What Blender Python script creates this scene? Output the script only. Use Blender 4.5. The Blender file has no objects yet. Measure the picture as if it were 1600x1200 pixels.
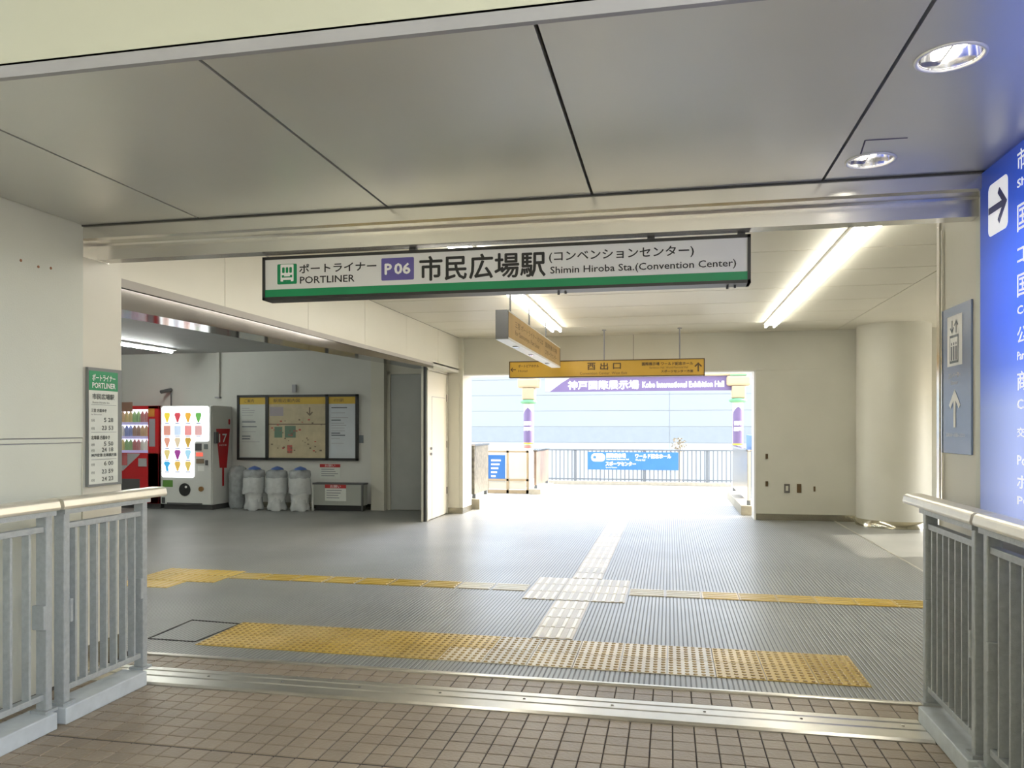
import bpy, bmesh, math, random
from mathutils import Vector, Matrix
random.seed(7)
C = bpy.context.scene.collection
sc = bpy.context.scene
# ------------------------------------------------------------------ camera, world, sun, exposure
F = 1205.0; YAW = math.radians(11.54); EYE = 1.5; HX, HY = 800.0, 668.0
cam = bpy.data.cameras.new('camera'); camo = bpy.data.objects.new('camera', cam); C.objects.link(camo)
cam.sensor_width = 36; cam.lens = F*36/1600; cam.shift_y = (HY-600)/1600
camo.location = (0, 0, EYE); camo.rotation_euler = (math.pi/2, 0, YAW)
cam.clip_start = .05; cam.clip_end = 500
sc.camera = camo
sc.view_settings.view_transform = 'Standard'; sc.view_settings.look = 'None'
sc.view_settings.gamma = 1; sc.view_settings.use_curve_mapping = False
sc.view_settings.exposure = 0.0
w = bpy.data.worlds.new('sky'); sc.world = w; w.use_nodes = True
nt = w.node_tree; bg = nt.nodes['Background']
sky = nt.nodes.new('ShaderNodeTexSky'); sky.sky_type = 'NISHITA'; sky.sun_disc = False
sky.sun_elevation = math.radians(38); sky.sun_rotation = math.radians(60); sky.dust_density = 3
hz = nt.nodes.new('ShaderNodeMixRGB'); hz.inputs[0].default_value = .55; hz.inputs[2].default_value = (2.0, 1.9, 1.72, 1)
nt.links.new(sky.outputs[0], hz.inputs[1]); nt.links.new(hz.outputs[0], bg.inputs[0]); bg.inputs[1].default_value = 2.8
sun = bpy.data.lights.new('sun', 'SUN'); sun.energy = 9.0; sun.angle = math.radians(.6); sun.color = (1, .93, .8)
suno = bpy.data.objects.new('sun', sun); C.objects.link(suno)
sdir = Vector((-.80, -.26, -.40))
suno.rotation_euler = sdir.to_track_quat('-Z', 'Y').to_euler()
TUBE = 24.0; DOWN = 40.0

# ------------------------------------------------------------------ layout: photo pixels to places in the room
cs, sn = math.cos(YAW), math.sin(YAW)
def on_z(px, py, z=0.0):
    d = F*(EYE-z)/(py-HY); u = (px-HX)/F
    return d*(u*cs-sn), d*(u*sn+cs)
def on_y(px, py, y):
    u = (px-HX)/F; d = y/(u*sn+cs)
    return d*(u*cs-sn), EYE-(py-HY)*d/F
def on_x(px, py, x):
    u = (px-HX)/F; d = x/(u*cs-sn)
    return d*(u*sn+cs), EYE-(py-HY)*d/F

# ------------------------------------------------------------------ materials
MATS = {}
def pm(name, col, rough=.5, metal=0., var=.05, scale=3., bump=0., bscale=60., emit=None, es=0., spec=.5, alpha=1., trans=0., coat=0.):
    if name in MATS: return MATS[name]
    m = bpy.data.materials.new(name); m.use_nodes = True; n = m.node_tree.nodes; l = m.node_tree.links
    b = n['Principled BSDF']
    tc = n.new('ShaderNodeTexCoord')
    nz = n.new('ShaderNodeTexNoise'); nz.inputs['Scale'].default_value = scale; nz.inputs['Detail'].default_value = 5
    l.new(tc.outputs['Object'], nz.inputs['Vector'])
    cr = n.new('ShaderNodeValToRGB'); cr.color_ramp.elements[0].position = .3; cr.color_ramp.elements[1].position = .7
    cr.color_ramp.elements[0].color = (*[max(0, c*(1-var)) for c in col], 1)
    cr.color_ramp.elements[1].color = (*[min(1, c*(1+var)) for c in col], 1)
    l.new(nz.outputs['Fac'], cr.inputs['Fac']); l.new(cr.outputs['Color'], b.inputs['Base Color'])
    b.inputs['Roughness'].default_value = rough; b.inputs['Metallic'].default_value = metal
    b.inputs['Specular IOR Level'].default_value = spec
    b.inputs['Alpha'].default_value = alpha; b.inputs['Transmission Weight'].default_value = trans
    b.inputs['Coat Weight'].default_value = coat
    if emit:
        b.inputs['Emission Color'].default_value = (*emit, 1); b.inputs['Emission Strength'].default_value = es
    if bump:
        n2 = n.new('ShaderNodeTexNoise'); n2.inputs['Scale'].default_value = bscale; n2.inputs['Detail'].default_value = 3
        l.new(tc.outputs['Object'], n2.inputs['Vector'])
        bp = n.new('ShaderNodeBump'); bp.inputs['Strength'].default_value = bump; bp.inputs['Distance'].default_value = .01
        l.new(n2.outputs['Fac'], bp.inputs['Height']); l.new(bp.outputs['Normal'], b.inputs['Normal'])
    MATS[name] = m
    return m
chrome = pm('chrome_trim', (.82, .80, .74), .16, metal=1.)
cream = pm('cream_panel', (.66, .63, .53), .38, var=.03, scale=1.2)
creamw = pm('cream_wall', (.60, .585, .50), .45, var=.04, scale=1.5)
ceilp = pm('ceiling_panel', (.68, .645, .53), .4, var=.03, scale=.8)
graywall = pm('grey_wall', (.60, .61, .53), .55, var=.05, scale=1.2, bump=.1, bscale=120)
soffit = pm('soffit_metal', (.66, .66, .63), .32, metal=.55, var=.05, scale=.7)
steel = pm('polished_steel', (.30, .28, .27), .10, metal=1., var=.04, scale=2)
beam_m = pm('beam_steel', (.70, .68, .63), .25, metal=.8, var=.08, scale=1.4)
joint = pm('dark_joint', (.05, .05, .045), .8)
backw = pm('back_wall', (.60, .60, .56), .55, var=.05, scale=1.)
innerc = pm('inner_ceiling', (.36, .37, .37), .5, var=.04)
pale = pm('fascia_paint', (.49, .50, .41), .6, var=.02, scale=.8)
trimg = pm('grey_trim', (.33, .33, .35), .5)
alu = pm('threshold_aluminium', (.66, .64, .58), .3, metal=.9, var=.06, scale=9)
railp = pm('rail_paint', (.36, .385, .39), .42, metal=.2, var=.10, scale=40, bump=.15, bscale=150)
handr = pm('handrail_metal', (.78, .74, .64), .32, metal=.55, var=.04, scale=12)
kerbm = pm('kerb_paint', (.50, .54, .56), .5, var=.08, scale=14)
black = pm('black_frame', (.02, .02, .02), .4)
darkg = pm('dark_grey', (.09, .09, .09), .5)
whitep = pm('sign_white', (.74, .74, .72), .35, var=.01)
ink = pm('ink', (.015, .015, .015), .5)
green = pm('sign_green', (.0, .25, .09), .4, var=.05)
purple = pm('sign_purple', (.12, .10, .34), .4)
purple2 = pm('banner_purple', (.115, .08, .17), .6)
blue = pm('sign_blue', (.02, .12, .36), .5)
wht = pm('white_print', (.88, .88, .86), .5, var=.01)
yel = pm('sign_yellow', (.56, .33, .035), .4, var=.05, scale=2)
wood = pm('sign_ochre', (.50, .33, .13), .45, var=.08, scale=4)
brownink = pm('brown_ink', (.10, .06, .02), .6)
red = pm('machine_red', (.50, .01, .015), .3)
mwhite = pm('machine_white', (.66, .66, .62), .3, var=.02)
tubec = pm('added_tube', (.9, .9, .85), .5, emit=(1, .975, .90), es=6)  # for the unseen tube added to light the footbridge
tubeb = pm('bay_tube', (.9, .9, .85), .5, emit=(.95, 1, .95), es=75)
tubew = pm('tube_light', (.9, .9, .85), .5, emit=(1, .975, .90), es=TUBE)
downl = pm('downlight_lamp', (.9, .9, .85), .5, emit=(1, .95, .82), es=DOWN)
litwhite = pm('lit_panel', (.9, .9, .9), .4, emit=(.93, .97, 1), es=1.5)
lampwhite = pm('white_enamel', (.85, .84, .80), .3, var=.01)
concrete = pm('deck_concrete', (.52, .50, .44), .7, var=.05, scale=6, bump=.1)
stone = pm('pale_stone', (.34, .31, .24), .7, var=.1, scale=12, bump=.2)
creamp = pm('post_cream', (.34, .26, .155), .6)
creaml = pm('post_light', (.50, .48, .40), .6)
gcol = pm('post_green', (.10, .26, .13), .5)
paleb = pm('facade_pale', (.215, .232, .240), .6, var=.02, scale=.3)
glassb = pm('facade_glass', (.185, .205, .215), .6, var=.03)
asphalt = pm('asphalt', (.2, .2, .2), .9)
railw = pm('deck_rail', (.15, .17, .19), .4, metal=.3)
kickm = pm('baseboard_metal', (.30, .28, .22), .25, metal=.9)
plastic = pm('bag_plastic', (.62, .64, .63), .25, var=.12, scale=9, bump=.8, bscale=16, alpha=.82)
plasticg = pm('bag_plastic_grey', (.42, .44, .44), .22, var=.2, scale=9, bump=.9, bscale=14, alpha=.7)
bluelid = pm('bin_lid_blue', (.06, .12, .33), .4)

def rubber_mat():
    m = bpy.data.materials.new('ribbed_rubber'); m.use_nodes = True; n = m.node_tree.nodes; l = m.node_tree.links
    b = n['Principled BSDF']; tc = n.new('ShaderNodeTexCoord')
    nz = n.new('ShaderNodeTexNoise'); nz.inputs['Scale'].default_value = .9; nz.inputs['Detail'].default_value = 3
    l.new(tc.outputs['Object'], nz.inputs['Vector'])
    cr = n.new('ShaderNodeValToRGB'); cr.color_ramp.elements[0].position = .3; cr.color_ramp.elements[1].position = .75
    cr.color_ramp.elements[0].color = (.23, .235, .22, 1); cr.color_ramp.elements[1].color = (.30, .305, .29, 1)
    l.new(nz.outputs['Fac'], cr.inputs['Fac']); l.new(cr.outputs['Color'], b.inputs['Base Color'])
    mr = n.new('ShaderNodeMapRange'); mr.inputs['To Min'].default_value = .30; mr.inputs['To Max'].default_value = .37; b.inputs['IOR'].default_value = 1.52
    n3 = n.new('ShaderNodeTexNoise'); n3.inputs['Scale'].default_value = 1.7; n3.inputs['Detail'].default_value = 2
    l.new(tc.outputs['Object'], n3.inputs['Vector']); l.new(n3.outputs['Fac'], mr.inputs['Value']); l.new(mr.outputs[0], b.inputs['Roughness'])
    b.inputs['Specular IOR Level'].default_value = .5; b.inputs['Coat Weight'].default_value = 0; b.inputs['Coat Roughness'].default_value = .3
    n2 = n.new('ShaderNodeTexNoise'); n2.inputs['Scale'].default_value = 3.5; n2.inputs['Detail'].default_value = 2
    l.new(tc.outputs['Object'], n2.inputs['Vector'])
    bp = n.new('ShaderNodeBump'); bp.inputs['Strength'].default_value = .04; bp.inputs['Distance'].default_value = .02
    l.new(n2.outputs['Fac'], bp.inputs['Height']); l.new(bp.outputs['Normal'], b.inputs['Normal'])
    return m
rubber = rubber_mat()
def yellow_mat(name, a, bcol):
    m = bpy.data.materials.new(name); m.use_nodes = True; n = m.node_tree.nodes; l = m.node_tree.links
    b = n['Principled BSDF']; g = n.new('ShaderNodeNewGeometry')
    nz = n.new('ShaderNodeTexNoise'); nz.inputs['Scale'].default_value = 1.6; nz.inputs['Detail'].default_value = 9
    l.new(g.outputs['Position'], nz.inputs['Vector'])
    cr = n.new('ShaderNodeValToRGB'); cr.color_ramp.elements[0].position = .42; cr.color_ramp.elements[1].position = .66
    cr.color_ramp.elements[0].color = (*a, 1); cr.color_ramp.elements[1].color = (*bcol, 1)
    l.new(nz.outputs['Fac'], cr.inputs['Fac'])
    oi = n.new('ShaderNodeObjectInfo'); hs = n.new('ShaderNodeHueSaturation')
    mr = n.new('ShaderNodeMapRange'); mr.inputs['To Min'].default_value = .86; mr.inputs['To Max'].default_value = 1.12
    l.new(oi.outputs['Random'], mr.inputs['Value']); l.new(mr.outputs[0], hs.inputs['Value']); l.new(cr.outputs['Color'], hs.inputs['Color'])
    l.new(hs.outputs['Color'], b.inputs['Base Color'])
    b.inputs['Roughness'].default_value = .33
    return m
yellow = yellow_mat('tactile_yellow', (.55, .37, .06), (.60, .44, .14))
dotm = yellow_mat('tactile_dot', (.33, .21, .05), (.46, .32, .12))  # dots coloured darker, as they stay dull in the glare
barm = yellow_mat('tactile_bar_glare', (.66, .60, .46), (.78, .75, .66))  # white glare on the bars put into their colour
platem = yellow_mat('tactile_plate', (.36, .29, .17), (.48, .40, .26))  # plate darkened so the gaps stand out from the painted glare
worn_glare = yellow_mat('tactile_worn_glare', (.60, .50, .32), (.64, .58, .44))  # wear plus floor glare, both put into the pale colour
def tile_mat():
    m = bpy.data.materials.new('brown_tile'); m.use_nodes = True; n = m.node_tree.nodes; l = m.node_tree.links
    b = n['Principled BSDF']; g = n.new('ShaderNodeNewGeometry')
    nz = n.new('ShaderNodeTexNoise'); nz.inputs['Scale'].default_value = 1.3; nz.inputs['Detail'].default_value = 6
    l.new(g.outputs['Position'], nz.inputs['Vector'])
    cr = n.new('ShaderNodeValToRGB'); cr.color_ramp.elements[0].position = .35; cr.color_ramp.elements[1].position = .7
    cr.color_ramp.elements[0].color = (.27, .215, .155, 1); cr.color_ramp.elements[1].color = (.36, .295, .22, 1)
    l.new(nz.outputs['Fac'], cr.inputs['Fac']); 
    oi = n.new('ShaderNodeObjectInfo'); hs = n.new('ShaderNodeHueSaturation')
    mr = n.new('ShaderNodeMapRange'); mr.inputs['To Min'].default_value = .92; mr.inputs['To Max'].default_value = 1.08
    l.new(oi.outputs['Random'], mr.inputs['Value']); l.new(mr.outputs[0], hs.inputs['Value']); l.new(cr.outputs['Color'], hs.inputs['Color'])
    l.new(hs.outputs['Color'], b.inputs['Base Color'])
    b.inputs['Roughness'].default_value = .42
    n2 = n.new('ShaderNodeTexNoise'); n2.inputs['Scale'].default_value = 55; n2.inputs['Detail'].default_value = 2
    l.new(g.outputs['Position'], n2.inputs['Vector'])
    bp = n.new('ShaderNodeBump'); bp.inputs['Strength'].default_value = .5; bp.inputs['Distance'].default_value = .006
    l.new(n2.outputs['Fac'], bp.inputs['Height']); l.new(bp.outputs['Normal'], b.inputs['Normal'])
    return m
tilem = tile_mat()

# ------------------------------------------------------------------ mesh helpers
def wloc(o):
    v = Vector((0, 0, 0))
    while o is not None: v += o.location; o = o.parent
    return v
class MB:
    def __init__(s): s.v = []; s.f = []; s.mi = []; s.mats = []; s.sm = []
    def _m(s, m):
        if m not in s.mats: s.mats.append(m)
        return s.mats.index(m)
    def add(s, vs, fs, m, smooth=False):
        k = len(s.v); s.v += [tuple(p) for p in vs]; i = s._m(m)
        for f in fs: s.f.append(tuple(a+k for a in f)); s.mi.append(i); s.sm.append(smooth)
    def box(s, x0, x1, y0, y1, z0, z1, m):
        vs = [(x, y, z) for z in (z0, z1) for y in (y0, y1) for x in (x0, x1)]
        s.add(vs, [(0, 2, 3, 1), (4, 5, 7, 6), (0, 1, 5, 4), (2, 6, 7, 3), (0, 4, 6, 2), (1, 3, 7, 5)], m); return s
    def cyl(s, p, q, r, m, n=12, r2=None, smooth=True, caps=True):
        p = Vector(p); q = Vector(q); a = (q-p).normalized()
        t = Vector((0, 0, 1)) if abs(a.z) < .9 else Vector((1, 0, 0))
        u = a.cross(t).normalized(); v = a.cross(u); r2 = r if r2 is None else r2
        vs = [p+(u*math.cos(2*math.pi*i/n)+v*math.sin(2*math.pi*i/n))*r for i in range(n)]
        vs += [q+(u*math.cos(2*math.pi*i/n)+v*math.sin(2*math.pi*i/n))*r2 for i in range(n)]
        s.add(vs, [(i, n+i, n+(i+1) % n, (i+1) % n) for i in range(n)], m, smooth)
        if caps:
            s.add(vs[:n], [tuple(range(n))], m); s.add(vs[n:], [tuple(reversed(range(n)))], m)
        return s
    def lathe(s, cx, cy, prof, m, n=24, smooth=True, wob=0., caps=True):
        vs = []
        for (r, z) in prof:
            for i in range(n):
                k = 1+(random.random()-.5)*wob
                vs.append((cx+r*k*math.cos(2*math.pi*i/n), cy+r*k*math.sin(2*math.pi*i/n), z))
        fs = [(j*n+i, j*n+(i+1) % n, (j+1)*n+(i+1) % n, (j+1)*n+i) for j in range(len(prof)-1) for i in range(n)]
        s.add(vs, fs, m, smooth)
        if caps and prof[0][0] > 1e-4: s.add(vs[:n], [tuple(reversed(range(n)))], m)
        if caps and prof[-1][0] > 1e-4: s.add(vs[-n:], [tuple(range(n))], m)
        return s
    def prism(s, pts, axis, a, b, m, smooth=False):
        # polygon pts (2D) extruded along axis from a to b
        def P(p, t):
            return {'x': (t, p[0], p[1]), 'y': (p[0], t, p[1]), 'z': (p[0], p[1], t)}[axis]
        n = len(pts); vs = [P(p, a) for p in pts]+[P(p, b) for p in pts]
        s.add(vs, [(i, (i+1) % n, n+(i+1) % n, n+i) for i in range(n)], m, smooth)
        s.add(vs[:n], [tuple(reversed(range(n)))], m); s.add(vs[n:], [tuple(range(n))], m); return s
    def build(s, name, parent=None, bevel=0., fix=True):
        off = wloc(parent) if parent else Vector((0, 0, 0))
        me = bpy.data.meshes.new(name)
        me.from_pydata([(a-off.x, b-off.y, c-off.z) for a, b, c in s.v], [], s.f)
        for m in s.mats: me.materials.append(m)
        me.polygons.foreach_set('material_index', s.mi); me.polygons.foreach_set('use_smooth', s.sm)
        if fix:
            bm = bmesh.new(); bm.from_mesh(me); bmesh.ops.recalc_face_normals(bm, faces=bm.faces); bm.to_mesh(me); bm.free()
        me.update()
        o = bpy.data.objects.new(name, me); C.objects.link(o)
        if parent: o.parent = parent
        if bevel:
            b = o.modifiers.new('bevel', 'BEVEL'); b.width = bevel; b.segments = 2; b.limit_method = 'ANGLE'; b.harden_normals = False
        return o
def tag(o, label, cat, group=None):
    o['label'] = label; o['category'] = cat
    if group: o['group'] = group
    return o
def thing(name, label, cat, loc, group=None):
    o = bpy.data.objects.new(name, None); C.objects.link(o); o.location = loc; o.empty_display_size = .1
    return tag(o, label, cat, group)
def struct(o): o['kind'] = 'structure'; return o
def B(x0, x1, y0, y1, z0, z1, m): return MB().box(x0, x1, y0, y1, z0, z1, m)

_tc = {}
def text_mesh(body):
    if body in _tc: return _tc[body]
    cu = bpy.data.curves.new('txt', 'FONT'); cu.body = body; cu.resolution_u = 2
    ob = bpy.data.objects.new('txt', cu); C.objects.link(ob)
    bpy.context.view_layer.update()
    dg = bpy.context.evaluated_depsgraph_get()
    me = bpy.data.meshes.new_from_object(ob.evaluated_get(dg))
    vs = [v.co.copy() for v in me.vertices]; fs = [tuple(p.vertices) for p in me.polygons]
    bpy.data.meshes.remove(me); bpy.data.objects.remove(ob); bpy.data.curves.remove(cu)
    _tc[body] = (vs, fs); return _tc[body]
def plane_pt(plane, a, b, c):
    # plane 'Y-' faces -Y (c = y), 'X+' faces +X (right=+y), 'X-' faces -X (right=-y); a = across, b = z
    return {'Y-': (a, c, b), 'X+': (c, a, b), 'X-': (c, a, b)}[plane]
def text(body, plane, a0, a1, z0, z1, c, m, parent, name='lettering', weight=0.):
    """fit the words into the box a0..a1 by z0..z1 on the sign's own face; a0 is the reader's left"""
    vs, fs = text_mesh(body)
    if not vs: return None
    x0 = min(v.x for v in vs); x1 = max(v.x for v in vs); y0 = min(v.y for v in vs); y1 = max(v.y for v in vs)
    mb = MB()
    out = {'Y-': (0, -1), 'X+': (1, 0), 'X-': (-1, 0)}[plane]
    offs = [(0, 0)] if not weight else [(0, 0), (weight, 0), (-weight, 0), (0, weight), (0, -weight)]
    for k, (ox, oy) in enumerate(offs):
        cc = c + (out[0] if plane != 'Y-' else -1)*(.0015+.0003*k)
        mb.add([plane_pt(plane, a0+(v.x-x0)/(x1-x0)*(a1-a0)+ox, z0+(v.y-y0)/(y1-y0)*(z1-z0)+oy, cc) for v in vs], fs, m)
    return mb.build(name, parent, fix=False)
def poly(pts, plane, c, m, parent, name='print', lift=.0015):
    s = 1 if plane == 'X+' else -1
    mb = MB(); mb.add([plane_pt(plane, a, z, c+s*lift) for a, z in pts], [tuple(range(len(pts)))], m)
    return mb.build(name, parent, fix=False)
def rect(a0, a1, z0, z1): return [(a0, z0), (a1, z0), (a1, z1), (a0, z1)]
def rrect(a0, a1, z0, z1, r, n=5):
    p = []
    sx = 1 if a1 > a0 else -1
    for cx, cz, t in ((a1-sx*r, z0+r, -90), (a1-sx*r, z1-r, 0), (a0+sx*r, z1-r, 90), (a0+sx*r, z0+r, 180)):
        for i in range(n+1):
            t2 = math.radians(t+90*i/n); p.append((cx+sx*r*math.cos(t2), cz+r*math.sin(t2)))
    return p

# ================================================================== SETTING
CE, HC = 2.73, 3.06            # entrance ceiling, hall ceiling
WL, WR = -3.5, 1.5             # passage walls
YB = 4.08                      # face of the beam
LW = -3.6                      # hall left fascia plane
YE = 13.1                      # end wall
# ---- floors
def ribbed(name, x0, x1, y0, y1, pitch=.03):
    mb = MB(); vs = []; n = int((x1-x0)/pitch); groove = pm('groove_rubber', (.11, .112, .105), .45)
    for i in range(n):
        x = x0+i*pitch
        for dx, z in ((0, -.002), (.008, -.002), (.010, 0), (.028, 0)): vs.append((x+dx, z))
    vs.append((x1, -.003)); k = len(vs)
    mb.add([(x, y0, z) for x, z in vs]+[(x, y1, z) for x, z in vs], [(i, i+1, k+i+1, k+i) for i in range(k-1) if i % 4 != 0], rubber)
    mb.add([(x, y0, z) for x, z in vs]+[(x, y1, z) for x, z in vs], [(i, i+1, k+i+1, k+i) for i in range(0, k-1, 4)], groove)
    return struct(mb.build(name, fix=False))
ribbed('floor', -12, 2.58, 4.55, YE+.2)
ribbed('floor', -3.55, 1.4, YE+.2, 15.3)
f2 = struct(B(2.605, 7.0, 4.55, YE+.35, -.1, 0, rubber).build('floor'))
struct(B(2.58, 2.605, 4.55, YE+.35, -.1, .003, alu).build('trim_1'))
struct(B(-12, 2.58, 4.55, YE+.35, -.1, -.007, joint).build('floor'))
struct(B(-7, 4, YE+.35, 15.3, -.1, -.007, joint).build('floor'))
# near tiled bridge floor
bed = struct(B(-4, 2.4, -3.0, 4.55, -.1, -.006, pm('grout', (.07, .06, .055), .9)).build('floor'))
P = .105
def tile_geo(mb, x, y):
    g = .003; z = random.uniform(-.0006, .0006); c = .0025
    a = [(x+g, y+g), (x+P-g, y+g), (x+P-g, y+P-g), (x+g, y+P-g)]
    b = [(x+g+c, y+g+c), (x+P-g-c, y+g+c), (x+P-g-c, y+P-g-c), (x+g+c, y+P-g-c)]
    vs = [(p[0], p[1], -.006) for p in a]+[(p[0], p[1], -.002+z) for p in a]+[(p[0], p[1], z) for p in b]
    fs = [(0, 1, 5, 4), (1, 2, 6, 5), (2, 3, 7, 6), (3, 0, 4, 7), (4, 5, 9, 8), (5, 6, 10, 9), (6, 7, 11, 10), (7, 4, 8, 11), (8, 9, 10, 11)]
    mb.add(vs, fs, tilem)
tiles = []
nx = int((2.35-(-3.45))/P)
for j in range(24):
    y = 3.98-(j+1)*P - (.012 if j >= 7 else 0)
    for i in range(nx): tiles.append((-3.45+i*P, y))
for j in range(2):
    for i in range(nx): tiles.append((-3.45+i*P, 4.295+j*P))
def vis(t):
    x, y = t[0]+.05, t[1]+.05; d = -x*sn+y*cs
    if d < .5: return None
    px = HX+F*(x*cs+y*sn)/d; py = HY+F*EYE/d
    return d if (-20 < px < 1620 and py < 1215 and -2.98 < x < 1.24) else None
inv = sorted([t for t in tiles if vis(t)], key=vis)[:298]
ins = set(inv)
protos = []
for t in inv:
    if len(protos) < 6:
        mb = MB(); tile_geo(mb, 0, 0); o = mb.build('tile', fix=False); protos.append(o.data)
    else:
        o = bpy.data.objects.new('tile', random.choice(protos)); C.objects.link(o)
    o.parent = bed; o.location = (t[0], t[1], 0)
mb = MB()
for t in tiles:
    if t not in ins: tile_geo(mb, *t)
rest = mb.build('tile_field', bed, fix=False); rest['kind'] = 'stuff'
# threshold: wide aluminium joint cover with two grooves, thin strip further in
t = struct(MB().prism([(3.98, -.05), (3.98, .004), (4.0, .012), (4.10, .012), (4.105, .006), (4.115, .006), (4.12, .012), (4.19, .012), (4.195, .006), (4.205, .006), (4.21, .012), (4.26, .012), (4.285, .002), (4.285, -.05)], 'x', -3.5, 1.236, alu).build('trim_2'))
struct(MB().prism([(4.505, -.05), (4.51, .006), (4.52, .01), (4.54, .01), (4.552, .003), (4.552, -.05)], 'x', -3.45, 2.3, alu).build('trim_3'))
# screws of the cover
for k in range(9):
    x = -2.7+k*.48
    s = MB().lathe(x, 4.155, [(.008, .012), (.008, .0145), (.004, .0155)], steel, 10).build('screw', t)

# outdoor deck and ground
deck = struct(B(-7, 4, 15.3, 20.8, -.3, -.004, concrete).build('floor'))
street = struct(B(-60, 60, 20.8, 70, -6.3, -6.0, asphalt).build('floor'))

# ---- entrance ceiling
bk = struct(B(-3.6, 2.4, 2.3, YB, CE+.03, CE+.09, joint).build('ceiling'))
def plate_hole(mb, x0, x1, y0, y1, z0, z1, cx, cy, r, m, n=32):
    outer = []
    for i in range(n):
        a = 2*math.pi*i/n; dx, dy = math.cos(a), math.sin(a)
        tx = (x1-cx)/dx if dx > 1e-9 else ((x0-cx)/dx if dx < -1e-9 else 1e9)
        ty = (y1-cy)/dy if dy > 1e-9 else ((y0-cy)/dy if dy < -1e-9 else 1e9)
        t_ = min(tx, ty); outer.append([cx+dx*t_, cy+dy*t_])
    for X, Y in ((x0, y0), (x0, y1), (x1, y0), (x1, y1)):
        k = min(range(n), key=lambda i: (outer[i][0]-X)**2+(outer[i][1]-Y)**2); outer[k] = [X, Y]
    inner = [(cx+r*math.cos(2*math.pi*i/n), cy+r*math.sin(2*math.pi*i/n)) for i in range(n)]
    vs = [(a, b, z0) for a, b in outer]+[(a, b, z0) for a, b in inner]+[(a, b, z1) for a, b in inner]
    fs = [(i, n+i, n+(i+1) % n, (i+1) % n) for i in range(n)]+[(n+i, 2*n+i, 2*n+(i+1) % n, n+(i+1) % n) for i in range(n)]
    mb.add(vs, fs, m)
DL = [(.914, 2.80), (.907, 3.81)]
# backing has holes hidden above; cut by leaving the light bay open
bpy.data.objects.remove(bk)
bk = struct(MB().box(-3.6, .74, 2.3, YB, CE+.03, CE+.05, joint).box(1.1, 2.4, 2.3, YB, CE+.03, CE+.05, joint).box(.74, 1.1, 2.3, 2.64, CE+.03, CE+.05, joint).box(.74, 1.1, 2.96, 3.65, CE+.03, CE+.05, joint).box(.74, 1.1, 3.97, YB, CE+.03, CE+.05, joint).box(-3.6, 2.4, 2.3, YB, CE+.3, CE+.32, joint).build('ceiling'))
xs = [-3.5, -2.71, -1.54, -.40, .747, 1.89, 2.4]
for i in range(len(xs)-1):
    a, b = xs[i]+.007, xs[i+1]-.007
    mb = MB()
    if i == 4:
        plate_hole(mb, a, b, 2.32, 3.3, CE, CE+.03, *DL[0], .098, soffit)
        plate_hole(mb, a, b, 3.3, YB-.01, CE, CE+.03, *DL[1], .098, soffit)
        mb.add([(a, 2.32, CE), (a, YB-.01, CE), (a, YB-.01, CE+.03), (a, 2.32, CE+.03)], [(0, 1, 2, 3)], soffit)
    else: mb.box(a, b, 2.32, YB-.01, CE, CE+.03, soffit)
    mb.build('panel', bk, fix=(i != 4))
# fascia above the ceiling's outer edge
struct(B(-3.6, 2.4, 2.295, 2.318, CE-.002, CE+.04, trimg).build('trim_4'))
struct(B(-3.6, 2.4, 2.30, 2.34, CE+.04, 4.2, pale).build('wall_front'))
# ---- beam: shallow face, ledge, lower lip
bm_ = struct(MB().prism([(YB, CE+.2), (YB, 2.65), (YB+.02, 2.64), (4.19, 2.64), (4.20, 2.63), (4.20, 2.545), (4.30, 2.545), (4.30, HC+.02), (4.1, HC+.02)], 'x', WL-.02, WR+.02, beam_m).build('beam'))
bm_['kind'] = 'structure'
struct(B(WL, WR, YB-.012, YB+.004, 2.722, 2.742, joint).build('trim_5'))
# ---- near left wall
wl = struct(MB().box(-3.8, WL, 1.6, YB, 1.44, 3.2, graywall).box(-3.8, WL-.010, 1.6, YB, -.1, 1.405, graywall).box(-3.8, WL-.016, 1.6, YB, 1.434, 1.44, trimg).box(-3.8, WL-.004, 1.6, YB, 1.411, 1.434, graywall).box(-3.8, WL-.016, 1.6, YB, 1.405, 1.411, trimg).build('wall_left'))
for (py_, pz_) in ((3.62, 2.42), (3.74, 2.41), (3.83, 2.42)): MB().cyl((WL-.002, py_, pz_), (WL+.002, py_, pz_), .008, pm('rust', (.3, .13, .06), .8), 8).build('screw', wl)
struct(MB().box(-3.8, WL, YB+.002, 4.302, 2.54, 2.75, beam_m).box(-3.8, WL-.004, 4.302, 4.42, 2.54, 2.75, cream).box(-3.8, WL-.004, YB+.002, 4.42, .16, 2.54, cream).box(-3.8, WL+.004, YB+.002, 4.43, 0, .16, kickm).build('wall_left'))
# right passage wall / column
struct(B(-3.8, 2.6, -3.2, -3, -.1, 4.2, graywall).build('wall_back'))  # unseen wall added behind the viewpoint to block daylight
struct(B(-3.8, WL, -3, 1.6, -.1, 4.2, graywall).build('wall_left'))  # unseen side closed off to shape the daylight on the railings
struct(MB().box(WR, 1.9, 1.55, 4.10, -.1, 3.2, trimg).box(WR, 1.9, -3, 1.55, -.1, 1.0, trimg).build('wall_right'))  # upper part left open behind the viewpoint, added to admit daylight
struct(MB().box(WR+.004, 1.9, 4.242, 4.78, .16, 2.75, creamw).box(WR-.004, 1.9, 4.242, 4.79, 0, .16, kickm).box(WR, 1.9, 4.105, 4.242, 0, 2.75, graywall).build('wall_right'))
struct(MB().prism([(1.495, 4.76), (1.495, 4.80), (1.51, 4.83), (1.55, 4.84), (1.9, 4.84), (1.9, 4.78), (1.52, 4.78), (1.50, 4.76)], 'z', .0, HC, chrome).build('trim_6'))
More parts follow.
